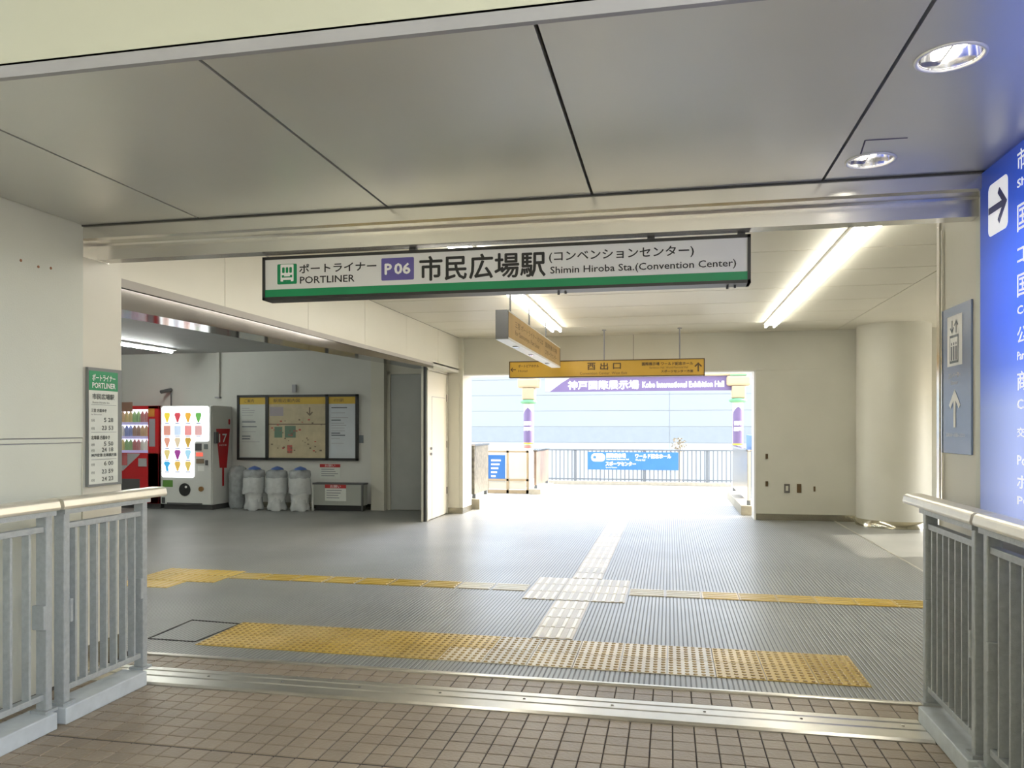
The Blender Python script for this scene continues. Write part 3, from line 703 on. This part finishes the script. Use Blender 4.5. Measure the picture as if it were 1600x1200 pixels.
# --- timetable sign on the left column
tt = thing('timetable_sign', 'narrow first and last train board with green header on left column', 'sign', (WL, 4.25, 1.17))
B(WL, WL+.02, 4.10, 4.395, 1.135, 1.87, pm('sign_back', (.17, .18, .18), .4)).build('backing', tt)
tc_ = WL+.022
B(WL+.02, tc_, 4.105, 4.355, 1.15, 1.73, pm('paper_white', (.66, .68, .62), .5)).build('face', tt)
hd = B(WL+.02, tc_, 4.105, 4.355, 1.73, 1.85, green).build('header', tt)
text('ポートライナー', 'X+', 4.13, 4.33, 1.79, 1.83, tc_, wht, hd, weight=.0008); text('PORTLINER', 'X+', 4.13, 4.33, 1.745, 1.778, tc_, wht, hd, weight=.0008)
def ttx(s, a, b, z0, z1, w_=0): text(s, 'X+', a, b, z0, z1, tc_, pm('dull_ink', (.07, .08, .07), .5), tt, weight=w_)
ttx('市民広場駅', 4.13, 4.32, 1.675, 1.71, .0008); ttx('Shimin Hiroba Sta.', 4.13, 4.28, 1.65, 1.662)
ttx('三宮 方面ゆき', 4.12, 4.25, 1.595, 1.617, .0006); ttx('for Sannomiya', 4.12, 4.21, 1.575, 1.585)
ttx('北埠頭 方面ゆき', 4.12, 4.28, 1.425, 1.45, .0006); ttx('神戸空港 北埠頭方面', 4.12, 4.34, 1.318, 1.338, .0006)
for s, z in (('5 28', 1.535), ('23 53', 1.485), ('5 50', 1.385), ('24 18', 1.348), ('6 00', 1.262), ('23 59', 1.212), ('24 23', 1.165)):
    ttx('始発' if s[0] in '56' else '終発', 4.12, 4.15, z, z+.018); ttx(s, 4.23 if s[0] in '56' else 4.21, 4.31, z, z+.026, .0006)
for z in (1.64, 1.47, 1.30): poly(rect(4.12, 4.34, z, z+.002), 'X+', tc_, gk, tt, 'rule')

# ================================================================== VENDING BAY
def vx(px, py=700, y=12.6): return on_y(px, py, y)
# white machine
mx0, mx1, my0, my1 = -9.18, -8.13, 12.6, 13.27
vm = thing('vending_machine', 'white ice cream vending machine with glowing front panel', 'vending machine', ((mx0+mx1)/2, 12.95, 0))
B(mx0, mx1, my0+.04, my1, .09, 1.9, mwhite).build('cabinet', vm, bevel=.012)
B(mx0+.03, mx1-.03, my0+.08, my1-.03, .0, .09, darkg).build('plinth', vm)
MB().box(mx0+.01, mx1-.01, my0, my0+.04, .10, 1.89, mwhite).build('front_door', vm, bevel=.01)
def fv(px, py): return on_y(px, py, my0)
a0, zt = fv(253.5, 635); a1, _ = fv(327, 635); a2, zb = fv(304, 746.5); _, zm = fv(327, 690)
lit = [(a0+.03, zb), (a2-.03, zb), (a2, zb+.03), (a2, zm-.02), (a2+.02, zm), (a1-.03, zm), (a1, zm+.03), (a1, zt-.03), (a1-.03, zt), (a0+.03, zt), (a0, zt-.03), (a0, zb+.03)]
lt = MB().prism(lit, 'y', my0-.015, my0+.01, litwhite).build('lit_panel', vm)
pcols = [[(.65, .5, .05), (.5, .06, .08), (.65, .35, .05), (.12, .35, .08)], [(.55, .25, .2), (.5, .6, .75), (.65, .25, .25), (.6, .35, .35)], [(.6, .28, .2), (.6, .5, .35), (.45, .28, .05)], [(.6, .5, .2), (.28, .05, .25), (.35, .6, .75)], [(.05, .35, .65), (.6, .38, .08), (.6, .45, .12)]]
rows_y = [645, 665, 684, 703, 721]
cap = pm('print_blue', (.18, .25, .55), .5)
for r, row in enumerate(pcols):
    for k, colr in enumerate(row):
        pxc = 262+k*16.3; yb = rows_y[r]
        m_ = pm('wrapper_%d_%d' % (r, k), colr, .5, emit=colr, es=.8)
        x, z1_ = fv(pxc, yb); _, z0_ = fv(pxc, yb+15)
        w_ = .07; h = z1_-z0_
        if r == 1:
            pts = rect(x-w_, x+w_, z0_, z1_)
        elif r == 4 and k == 0: pts = [(x-.02, z0_), (x+.03, z0_), (x+.02, z0_+h*.4), (x+w_, z1_-.03), (x+.03, z1_), (x-.05, z1_), (x-w_, z1_-.04), (x-.03, z0_+h*.5)]
        else: pts = [(x-.012, z0_), (x+.012, z0_), (x+w_*.9, z1_-h*.25), (x+w_*.7, z1_), (x-w_*.7, z1_), (x-w_*.9, z1_-h*.25)]
        g_ = poly(pts, 'Y-', my0-.015, m_, lt, 'product_picture', .002)
        poly(rect(x-.05, x+.05, z0_-.022, z0_-.01), 'Y-', my0-.015, cap, lt, 'product_picture', .002)
def vb(name, px0, py0, px1, py1, m, d0=-.012, parent=vm, bevel=0):
    xa, za = fv(px0, py0); xb, zb_ = fv(px1, py1); return B(xa, xb, my0+d0, my0+.005, zb_, za, m).build(name, parent, bevel=bevel)
vb('coin_slot', 306, 693, 315, 704, darkg, -.02); vb('display', 319, 694, 325, 702, pm('display_grey', (.2, .22, .22), .3), -.008)
rb = vb('select_panel', 307, 707, 317, 713, pm('red_lamp', (.6, .08, .05), .3, emit=(1, .15, .1), es=.9))
vb('bill_slot', 307, 717, 319, 724, pm('bill_brown', (.25, .18, .12), .4)); vb('price_label', 309, 728, 319, 736, lampwhite, -.004); vb('coin_return_lever', 322, 719, 325, 727, darkg, -.03)
vb('notice_label', 254.5, 750, 270, 761, pm('label_green', (.12, .28, .05), .5), -.003)
x, z = fv(289, 765); MB().cyl((x, my0-.012, z), (x, my0+.01, z), .115, black, 32).build('window_round', vm)
MB().cyl((x+.03, my0-.018, z+.05), (x+.03, my0-.01, z+.05), .022, lampwhite, 14).build('window_mark', vm)
x, z = fv(315, 764); rr = MB().cyl((x, my0-.03, z), (x, my0+.01, z), .045, pm('brass_knob', (.35, .2, .08), .3, metal=.6), 20).build('coin_cup', vm)
vb('delivery_flap', 261, 785, 316, 789, darkg, -.006); vb('grille', 253, 777, 258, 786, darkg, -.006)
# red cone emblem with 17 on the right side
sx = mx1
def fs_(px, py): return on_x(px, py, sx)
p = [fs_(337.5, 670), fs_(359, 670), fs_(354, 731), fs_(343, 731)]
em = poly([p[3], p[2], p[1], p[0]], 'X+', sx, red, vm, 'red_emblem', .003)
a, b = fs_(347, 731), fs_(350, 759); poly(rect(a[0], b[0], b[1], a[1]), 'X+', sx, red, vm, 'emblem_stem', .003)
a, b = fs_(342, 691), fs_(354, 678); text('17', 'X+', a[0], b[0], a[1], b[1], sx+.003, wht, em, weight=.004)
a, b = fs_(343, 697), fs_(354, 694); text('ICE', 'X+', a[0], b[0], a[1], b[1], sx+.003, wht, em)
a, b = fs_(334, 693), fs_(338, 675); B(sx, sx+.05, a[0], b[0], a[1], b[1], darkg).build('side_bracket', vm, bevel=.004)
a = fs_(358, 655); poly(rrect(a[0]-.03, a[0]+.03, a[1]-.1, a[1]+.0, .02), 'X+', sx, red, vm, 'emblem_drop', .003)
# red machine
rx0, rx1 = -10.32, -9.21
rm = thing('vending_machine', 'red drinks vending machine behind left column', 'vending machine', ((rx0+rx1)/2, 12.95, 0))
B(rx0, rx1, my0+.1, my1, .09, 1.9, red).build('cabinet', rm, bevel=.012)
B(rx0+.03, rx1-.03, my0+.1, my1-.03, 0, .09, darkg).build('plinth', rm)
MB().box(rx0, rx0+.03, my0, my0+.1, .1, 1.9, red).box(rx1-.22, rx1, my0, my0+.1, .1, 1.9, red).box(rx0, rx1, my0, my0+.1, .1, 1.03, red).box(rx0, rx1, my0, my0+.1, 1.84, 1.9, red).build('front_door', rm, bevel=.005)
B(rx0+.03, rx1-.22, my0+.085, my0+.1, 1.03, 1.84, pm('lit_back', (.85, .85, .95), .4, emit=(.88, .9, 1), es=1.7)).build('lit_back', rm)
for k, z in enumerate((1.03, 1.29, 1.55)):
    B(rx0+.03, rx1-.22, my0+.005, my0+.085, z, z+.05, pm('shelf_lilac', (.45, .40, .70), .4, emit=(.5, .45, .8), es=.3)).build('shelf', rm)
bc_ = [(.55, .3, .08), (.6, .45, .1), (.2, .4, .08), (.45, .05, .05), (.75, .7, .6), (.15, .2, .5), (.3, .12, .05)]
meb = {}
for k, z in enumerate((1.08, 1.34, 1.60)):
    for i in range(10):
        ci = (i//2+k*3) % 7
        if (ci,) not in meb:
            mm = pm('bottle_%d' % ci, bc_[ci], .3)
            o = MB().lathe(0, 0, [(.035, 0), (.038, .12), (.032, .15), (.014, .185), (.014, .2)], mm, 10).build('sample_bottle'); meb[(ci,)] = o.data
        else:
            o = bpy.data.objects.new('sample_bottle', meb[(ci,)]); C.objects.link(o)
        o.parent = rm; o.location = Vector((rx0+.08+i*.083, my0+.045, z))-rm.location
B(rx0+.03, rx1-.22, my0-.002, my0+.004, 1.03, 1.84, pm('clear_glass', (.95, .97, 1), .03, alpha=.12, var=0)).build('glass_front', rm)
B(-10.2, -9.75, my0-.01, my0-.003, 1.80, 1.97, pm('brown_card', (.22, .12, .08), .6)).build('top_card', rm)
B(-9.42, -9.29, my0-.008, my0, 1.70, 1.85, pm('orange_card', (.5, .2, .03), .6)).build('side_card', rm)
B(-9.40, -9.28, my0-.008, my0, 1.15, 1.66, pm('coin_panel', (.35, .33, .36), .4)).build('coin_panel', rm)
poly([(-10.3, .7), (-9.95, .7), (-9.6, 1.0), (-9.6, 1.02), (-10.3, 1.02)], 'Y-', my0, pm('silver_print', (.5, .5, .5), .4, metal=.3), rm, 'grey_print', .003)
B(-10.15, -9.86, my0-.01, my0, .80, 1.02, pm('poster_red', (.5, .12, .12), .5)).build('poster', rm)
B(-9.62, -9.45, my0-.02, my0, .78, .93, pm('silver_print', (.5, .5, .5), .4, metal=.3)).build('coin_box', rm, bevel=.004)
B(-9.55, -9.4, my0-.004, my0, .22, .32, wht).build('small_label', rm)
B(-10.1, -9.6, my0-.004, my0, .25, .55, darkg).build('delivery_flap', rm)
# camera on a stalk behind
sc_ = thing('security_camera', 'small dark camera on a bent stalk above the vending machines', 'camera', (-9.36, 13.25, 1.9))
x, z = on_y(263, 612, 13.2); sc_.location.z = 1.905; 
MB().cyl((x, 13.285, 1.905), (x, 13.285, z), .014, darkg, 8).build('stalk', sc_); MB().cyl((x-.05, 13.05, z-.01), (x+.01, 13.27, z+.04), .035, darkg, 12).build('camera_body', sc_)
# conduit on the wall
x, z = on_y(341, 620, VB-.03)
cd = MB().box(x-.03, x+.03, VB-.05, VB, z, VC, backw).box(x-.05, x+.05, VB-.07, VB, z-.03, z, trimg).build('conduit'); tag(cd, 'vertical cable conduit running down from ceiling above white vending machine', 'conduit')
x, z = on_y(464, 613, VB); x1_, z1_ = on_y(458, 601, VB)
tag(B(x1_, x, VB-.05, VB, z, z1_, trimg).build('sensor_box', bevel=.004), 'small grey sensor box on wall above the map board', 'sensor')
x, z = on_y(568, 692, VB); x1_, z1_ = on_y(562, 680, VB)
tag(B(x1_, x, VB-.03, VB, z, z1_, gk).build('wall_switch', bevel=.004), 'small dark switch on wall right of the map board', 'switch')
# map board
def m_(px, py): return on_y(px, py, VB-.05)
bx0, bz1 = m_(370.5, 617.5); bx1, bz0 = m_(559, 720)
mbd = thing('map_board', 'black framed three-panel neighbourhood map board on the back wall', 'notice board', ((bx0+bx1)/2, VB-.03, bz0))
fr = MB(); f_ = .045
e1 = m_(417, 700)[0]; e2 = m_(511, 700)[0]
for a, b in ((bx0, bx0+f_), (e1-.03, e1+.03), (e2-.03, e2+.03), (bx1-f_, bx1)): fr.box(a, b, VB-.06, VB, bz0, bz1, black)
fr.box(bx0, bx1, VB-.06, VB, bz0, bz0+f_, black).box(bx0, bx1, VB-.06, VB, bz1-f_, bz1, black); fr.build('frame', mbd)
mp = [pm('poster_pale', (.56, .58, .54), .35), pm('map_beige', (.50, .43, .28), .35, var=.12, scale=6), pm('poster_blue', (.55, .59, .62), .35)]
yh = pm('header_yellow', (.55, .36, .03), .4)
for k, (a, b) in enumerate(((bx0+f_, e1-.03), (e1+.03, e2-.03), (e2+.03, bx1-f_))):
    pn = B(a, b, VB-.04, VB-.01, bz0+f_, bz1-f_, mp[k]).build('poster', mbd)
    pc = VB-.04
    hz = bz1-f_-.13
    hd = poly(rect(a, b, hz, bz1-f_), 'Y-', pc, yh, pn, 'header')
    text(('ご案内', '駅周辺案内図', 'のりかえ案内')[k], 'Y-', a+.1, a+(b-a)*.55, hz+.035, hz+.1, pc-.002, ink, pn)
    if k != 1:
        z = hz-.08
        while z > bz0+.3:
            L = random.uniform(.35, .85)
            bold = random.random() < .3
            poly(rect(a+.05, a+.05+(b-a-.1)*L, z, z+(.02 if bold else .009)), 'Y-', pc, gk if bold else trimg, pn, 'text_line'); z -= random.choice((.04, .05, .09))
    else:
        gm_ = pm('map_green', (.12, .2, .14), .5); dk = pm('map_dark', (.16, .12, .08), .5); rd = pm('map_red', (.45, .1, .08), .5)
        poly(rect(a+.12, a+.28, z0_ if False else bz0+.42, bz0+.62), 'Y-', pc, gm_, pn, 'map_area'); poly(rect(a+.33, a+.55, bz0+.42, bz0+.64), 'Y-', pc, gm_, pn, 'map_area')
        poly(rect(a, b, bz0+.66, bz0+.68), 'Y-', pc, dk, pn, 'map_road'); poly(rect(a+.02, a+.3, hz-.22, hz-.05), 'Y-', pc, pm('map_lilac', (.36, .32, .34), .5), pn, 'map_area')
        for q_ in range(46):
            xx = random.uniform(a+.05, b-.08); zz = random.uniform(bz0+.12, hz-.3); s_ = random.uniform(.012, .03)
            poly(rect(xx, xx+s_*1.6, zz, zz+s_), 'Y-', pc, random.choice((dk, dk, rd)), pn, 'map_mark', .0025)
        poly(rect(a+.38, a+.48, bz0+.13, bz0+.28), 'Y-', pc, rd, pn, 'map_mark')
        arrow('Y-', b-.32, hz-.14, .16, math.pi, pc, dk, pn, 'map_mark', .003)
# notices
def notice(px0, py0, px1, py1, y, label):
    xa, za = on_y(px0, py0, y); xb, zb_ = on_y(px1, py1, y)
    t_ = thing('notice', label, 'notice', ((xa+xb)/2, y, zb_))
    B(xa, xb, y-.006, y, zb_, za, pm('paper_white', (.66, .68, .62), .5)).build('sheet', t_)
    h = B(xa, xb, y-.009, y-.006, za-(za-zb_)*.22, za, pm('notice_red', (.40, .02, .02), .5)).build('red_header', t_)
    text('お願い', 'Y-', xa+.1, xb-.1, za-(za-zb_)*.19, za-(za-zb_)*.03, y-.009, wht, h)
    for k in range(4):
        z = zb_+(za-zb_)*(.62-.15*k); poly(rect(xa+.03, xb-random.uniform(.04, .15), z, z+.012), 'Y-', y-.006, gk, t_, 'text_line')
notice(500, 725, 532, 748, VB, 'red-headed notice on the wall above the low grey cabinet')
notice(508, 757, 541, 783, VB-.342, 'red-headed notice stuck on the front of the low grey cabinet')
# low cabinet
lc = thing('low_cabinet', 'low grey cabinet with dark top standing beside the bagged bins', 'cabinet', (-5.95, 13.1, 0))
ca, cb = on_y(489, 760, VB-.34)[0], on_y(567, 760, VB-.34)[0]
B(ca, cb, VB-.34, VB-.125, .1, .47, pm('cabinet_grey', (.36, .37, .33), .5)).build('body', lc, bevel=.005)
B(ca-.01, cb+.01, VB-.341, VB-.12, .47, .50, darkg).build('top', lc); B(ca+.03, cb-.03, VB-.3, VB-.14, 0, .1, black).build('plinth', lc)
B(ca-.01, ca+.02, VB-.37, VB-.34, 0, .47, mwhite).build('leg', lc); B(cb-.02, cb+.01, VB-.37, VB-.34, 0, .47, darkg).build('leg', lc)
# bagged bins
def draped(x, y, prof, m, name, parent, n=40, caps=False):
    """plastic sheet gathered round a bin: rings with folds; prof = (radius, height, fold depth)"""
    p1, p2, p3 = [random.uniform(0, 6.28) for _ in range(3)]
    mb = MB(); vs = []
    for (r, z, f) in prof:
        for i in range(n):
            a = 2*math.pi*i/n
            k = math.sin(5*a+p1+z*6)*.5+math.sin(9*a+p2-z*9)*.3+math.sin(14*a+p3)*.2
            vs.append((x+r*(1+f*k)*math.cos(a), y+r*(1+f*k)*math.sin(a), z+f*.18*math.sin(4*a+p2)))
    mb.add(vs, [(j*n+i, j*n+(i+1) % n, (j+1)*n+(i+1) % n, (j+1)*n+i) for j in range(len(prof)-1) for i in range(n)], m, True)
    return mb.build(name, parent)
def bin_(px, r, y, label, grey=False):
    x, _ = on_y(px, 780, y)
    t_ = thing('trash_bin', label, 'trash bin', (x, y, 0), 'bagged bins beside the white vending machine')
    if not grey:
        MB().lathe(x, y, [(r*.70, .02), (r*.74, .05), (r*.88, .45), (r*.92, .66)], pm('bin_white', (.60, .61, .59), .4), 24).build('body', t_)
        draped(x, y, [(r*1.0, .31, .10), (r*1.03, .36, .08), (r*.98, .44, .05), (r*1.0, .55, .03), (r*.95, .60, .02)], plastic, 'bag_skirt', t_)
        draped(x, y, [(r*.96, .59, .02), (r*1.0, .64, .04), (r*.93, .71, .05), (r*.55, .735, .06), (.01, .74, 0)], plasticg, 'bag_top', t_)
        draped(x, y, [(r*.80, .0, .12), (r*.90, .06, .10), (r*.80, .14, .05), (r*.78, .3, .03)], plastic, 'bag_hem', t_)
        MB().lathe(x+.01, y, [(r*.62, .738), (r*.50, .765), (r*.2, .79), (.004, .80)], bluelid, 20).build('lid', t_)
    else:
        draped(x, y, [(r*.85, .0, .1), (r*1.0, .1, .08), (r*.92, .3, .10), (r*.98, .5, .06), (r*1.0, .64, .06), (r*.85, .74, .06), (r*.4, .78, .05), (.01, .785, 0)], plasticg, 'bag', t_)
        MB().lathe(x, y, [(r*.6, .02), (r*.7, .6)], pm('bin_grey', (.3, .31, .3), .5), 20).build('body', t_)
bin_(372, .17, 13.08, 'bin wholly wrapped in grey plastic, touching the vending machine', grey=True)
bin_(397, .195, 12.85, 'blue-lidded bin in white bag, leftmost of three')
bin_(432.5, .195, 12.85, 'blue-lidded bin in white bag, middle of three')
bin_(468.5, .195, 12.85, 'blue-lidded bin in white bag, nearest the low cabinet')

# ================================================================== OUTSIDE
# side screens at the exit
def screen(name, label, x, y0, y1, z0, z1, m, th=.06):
    t_ = thing(name, label, 'screen', (x, (y0+y1)/2, 0))
    B(x-th/2, x+th/2, y0, y1, z0, z1, m).build('panel', t_, bevel=.006)
    B(x-th/2-.02, x+th/2+.02, y0-.01, y1+.01, z1, z1+.03, steel).build('cap', t_)
    B(x-.14, x+.14, y0-.05, y1+.05, -.004, z0-.08, stone).build('kerb_block', t_, bevel=.01)
    for y in (y0+.1, y1-.1): B(x-.03, x+.03, y-.03, y+.03, z0-.08, z0, railw).build('bracket', t_)
    return t_
screen('side_screen', 'dark mottled metal screen at the left edge of the exit', -3.54, 13.75, 14.85, .27, 1.16, pm('mottled_steel', (.16, .15, .12), .35, metal=.6, var=.4, scale=14))
screen('side_screen', 'brown metal screen beyond the map sign outside at left', -2.96, 17.1, 18.9, .2, .96, pm('brown_steel', (.30, .22, .17), .3, metal=.7, var=.2, scale=3))
screen('side_screen', 'polished grey metal screen at the right edge of the exit', 1.34, 13.78, 17.0, .24, 1.09, pm('shiny_screen', (.42, .40, .35), .22, metal=.85, var=.1, scale=1))
# map stand outside
ms = thing('map_stand', 'framed stand with a blue sheet and a cream sheet outside at left', 'sign stand', (-3.6, 17.2, 0))
def g(px, py): return on_y(px, py, 17.2)
for px in (761, 793, 824):
    x, _ = g(px, 740); B(x-.025, x+.025, 17.2, 17.26, 0, .98, creamp).build('post', ms)
xa, za = g(761, 707); xb, zb_ = g(826, 711)
B(xa, xb, 17.2, 17.26, .93, .97, creamp).build('top_rail', ms); B(xa, xb, 17.2, 17.26, .28, .33, creamp).build('mid_rail', ms); B(xa, xb, 17.2, 17.26, .0, .08, creamp).build('bottom_rail', ms)
xa, z1_ = g(762, 711); xb, z0_ = g(789, 752)
sh = B(xa, xb, 17.21, 17.23, z0_, z1_, blue).build('blue_sheet', ms)
for k in range(5): poly(rect(xa+.08, xb-.1-.03*k, z1_-.14-k*.09, z1_-.10-k*.09), 'Y-', 17.21, wht, sh, 'text_line')
xa, _ = g(796, 711); xb, _ = g(821, 711); B(xa, xb, 17.21, 17.23, z0_, z1_, creaml).build('cream_sheet', ms)
xa, _ = g(763, 711); xb, _ = g(821, 711); B(xa, xb, 17.22, 17.23, .09, .27, creaml).build('lower_sheet', ms)
# back railing
YR = 20.4; YG = 19.2
dr = thing('deck_railing', 'pale barred railing closing the far edge of the sunny deck', 'railing', (-.8, YR, 0))
ra, rb_ = on_y(852, 740, YR)[0]-.4, on_y(1132, 740, YR)[0]+.5
B(ra, rb_, YR-.1, YR+.12, -.004, .09, stone).build('kerb', dr, bevel=.01)
B(ra, rb_, YR-.03, YR+.03, .89, .93, railw).build('top_rail', dr); B(ra, rb_, YR-.015, YR+.015, .13, .16, railw).build('bottom_rail', dr)
me = None; x = ra+.05
while x < rb_:
    if me is None: o = MB().box(-.014, .014, -.014, .014, .09, .89, railw).build('bar'); me = o.data
    else: o = bpy.data.objects.new('bar', me); C.objects.link(o)
    o.parent = dr; o.location = Vector((x, YR, 0))-dr.location; x += .107
for x in (ra+1.2, ra+3.0, ra+4.6): B(x-.03, x+.03, YR-.03, YR+.03, .0, .9, railw).build('post', dr)
# side railings of the deck at right
sr = thing('deck_railing', 'white barred side railing outside at the right of the deck', 'railing', (1.45, 18.5, 0))
B(1.40, 1.52, 17.15, YG-.4, -.004, .09, stone).build('kerb', sr, bevel=.01); B(1.42, 1.48, 17.15, YG-.4, .89, .93, creaml).build('top_rail', sr)
for k in range(8): B(1.435, 1.465, 17.2+k*.2, 17.23+k*.2, .09, .89, creaml).build('bar', sr)
# blue banner on the railing
bx = [on_y(918, 706, YR-.05), on_y(1060, 735, YR-.05)]
bb = thing('blue_banner', 'bright blue banner tied to the far deck railing', 'banner', ((bx[0][0]+bx[1][0])/2, YR-.05, bx[1][1]))
xa, za = bx[0]; xb, zb_ = bx[1]
sky_b = pm('banner_blue', (.03, .14, .40), .6)
B(xa, xb, YR-.055, YR-.035, zb_, za, sky_b).build('cloth', bb)
yb_ = YR-.055
poly(rrect(xa+.1, xa+.46, za-.25, za-.04, .09), 'Y-', yb_, wht, bb, 'emblem', .002); poly(rrect(xa+.15, xa+.23, za-.18, za-.10, .03), 'Y-', yb_, sky_b, bb, 'emblem', .004); poly(rrect(xa+.32, xa+.40, za-.2, za-.12, .03), 'Y-', yb_, pm('mark_pink', (.7, .35, .3), .5), bb, 'emblem', .004)
text('国際展示場', 'Y-', xa+.5, xa+1.0, za-.15, za-.04, yb_, wht, bb, weight=.006); text('International Exhibition Hall', 'Y-', xa+.5, xa+1.08, za-.21, za-.17, yb_, wht, bb)
text('ワールド記念ホール', 'Y-', xa+1.25, xa+2.16, za-.16, za-.04, yb_, wht, bb, weight=.006); text('World Hall', 'Y-', xa+1.25, xa+1.5, za-.23, za-.18, yb_, wht, bb)
text('スポーツセンター', 'Y-', xa+.48, xa+1.26, za-.36, za-.25, yb_, wht, bb, weight=.006); text('Sports Center', 'Y-', xa+.48, xa+.78, za-.43, za-.385, yb_, wht, bb)
# gateway with purple banner
YG = 19.2
gw = thing('gateway', 'cream gateway with a purple exhibition hall banner across its top', 'gateway', (-.9, YG, 0))
pl, pr_ = on_y(826, 650, YG)[0], on_y(1153, 650, YG)[0]
B(pl-.35, pr_+.2, YG-.1, YG+.12, 2.75, 2.86, creamp).build('crossbeam', gw, bevel=.02); B(pl-.3, pr_+.15, YG-.12, YG+.14, 2.86, 2.90, creaml).build('crossbeam_cap', gw)
xa = on_y(852, 600, YG)[0]; xb = on_y(1146, 600, YG)[0]
B(xa, xb, YG-.03, YG+.03, 2.395, 2.74, purple2).build('banner', gw)
text('神戸国際展示場', 'Y-', on_y(888, 600, YG)[0], on_y(998, 600, YG)[0], 2.45, 2.66, YG-.03, wht, gw, weight=.008)
text('Kobe International Exhibition Hall', 'Y-', on_y(1004, 600, YG)[0], on_y(1131, 600, YG)[0], 2.48, 2.62, YG-.03, wht, gw, weight=.007)
poly([(xa, 2.40), (xa+.12, 2.40), (xa+.42, 2.62), (xa+.62, 2.735), (xa, 2.735)], 'Y-', YG-.03, creaml, gw, 'bracket_print', .002)
for x in (pl, pr_):
    p = MB().lathe(x, YG, [(.15, 0), (.15, .2), (.125, .22), (.125, 2.1), (.135, 2.12)], creaml, 24).build('post', gw)
    MB().lathe(x, YG, [(.16, 2.10), (.21, 2.13), (.21, 2.17), (.15, 2.2)], gcol, 24).build('green_collar', p)
    B(x-.15, x+.17, YG-.14, YG+.14, 2.2, 2.5, creamp).build('capital', p, bevel=.03); B(x-.27, x+.29, YG-.16, YG+.16, 2.5, 2.74, creamp).build('capital', p, bevel=.05)
    B(x-.19, x+.19, YG-.15, YG+.15, 2.74, 2.765, gcol).build('green_collar', p)
    m = MB(); n = 12; R = .13; z0_, z1_, z2_ = 1.12, 1.82, 2.0
    vs = []
    for k in range(n+1):
        a = math.radians(200+140*k/n); zz = z1_+(z2_-z1_)*(1-abs(k-n/2)/(n/2))**.7
        vs += [(x+R*math.cos(a), YG+R*math.sin(a), z0_), (x+R*math.cos(a), YG+R*math.sin(a), zz)]
    m.add(vs, [(2*k, 2*k+2, 2*k+3, 2*k+1) for k in range(n)], purple2); m.build('purple_wrap', p, fix=False)
    text('国際', 'Y-', x-.09, x+.09, 1.56, 1.65, YG-.132, wht, p, weight=.006); text('展示場', 'Y-', x-.1, x+.1, 1.42, 1.51, YG-.132, wht, p, weight=.006)
    MB().lathe(x, YG, [(.131, 1.08), (.131, 1.12)], yel, 24).build('yellow_ring', p); MB().lathe(x, YG, [(.131, .98), (.131, 1.05)], pm('ring_red', (.6, .15, .12), .5), 24).build('red_ring', p)
    MB().lathe(x, YG, [(.132, 1.05), (.132, 1.065)], gcol, 24).build('green_ring', p)
# blue board against the wall at the exit's right
bo = thing('blue_board', 'narrow light blue board outside at the right of the exit', 'sign', (1.62, 15.6, 0))
B(1.52, 1.55, 15.2, 16.2, .15, 1.35, pm('board_blue', (.10, .22, .45), .5)).build('board', bo); B(1.55, 1.6, 15.25, 15.3, -.004, 1.3, railw).build('post', bo); B(1.55, 1.6, 16.1, 16.15, -.004, 1.3, railw).build('post', bo)
# shrub beyond the railing
shb = thing('shrub', 'small pale dry shrub rising just beyond the far railing', 'shrub', (.3, 21.4, -6))
x, z = on_y(1062, 700, 21.4)
m = MB(); m.cyl((x, 21.4, -6), (x, 21.4, z), .05, pm('bark', (.4, .34, .26), .8), 8)
lv = MB(); lm = pm('pale_leaf', (.26, .23, .17), .7)
for k in range(90):
    a = random.uniform(0, 6.28); r = random.uniform(0, .22); zz = z-.15+random.uniform(0, .42)
    px_, py_ = x+r*math.cos(a)*(1-(zz-z)*.8), 21.4+r*math.sin(a)
    if k % 9 == 0: m.cyl((x, 21.4, z-.2), (px_, py_, zz), .008, MATS['bark'], 5)
    d_ = Vector((random.uniform(-1, 1), random.uniform(-1, 1), random.uniform(-1, 1))).normalized()*.04; e_ = d_.cross(Vector((.3, .5, .8))).normalized()*.025
    P0 = Vector((px_, py_, zz)); lv.add([P0-d_, P0+e_, P0+d_, P0-e_], [(0, 1, 2, 3)], lm)
m.build('stem', shb); lv.build('leaves', shb, fix=False)
# exhibition building opposite
fbd = thing('exhibition_building', 'huge pale panelled hall filling the view beyond the deck', 'building', (0, 46, -6))
B(-26, 26, 46.1, 60, -6, 8.25, paleb).build('core', fbd)
pmes = {}
def fpanel(x, z, wdt, hgt, m, name, key):
    if key not in pmes: o = B(.012, wdt-.012, .07, .1, .012, hgt-.012, m).build(name, bevel=0); pmes[key] = o.data
    else: o = bpy.data.objects.new(name, pmes[key]); C.objects.link(o)
    o.parent = fbd; o.location = Vector((x, 46, z))-fbd.location
for r in range(8):
    for c_ in range(6):
        z = 1.55+.95*(r-1) if r else .55
        if r == 0: fpanel(-25.5+8.5*c_, .6, 8.5, .95, glassb, 'window_band', 'g')
        else: fpanel(-25.5+8.5*c_, z, 8.5, .95, paleb, 'panel', 'p')
for c_ in range(6): 
    for q_ in range(3): fpanel(-25.5+8.5*c_, .6-2.2*(q_+1), 8.5, 2.2, pm('facade_lower', (.30, .315, .32), .6, var=.02, scale=.3), 'panel', 'l')
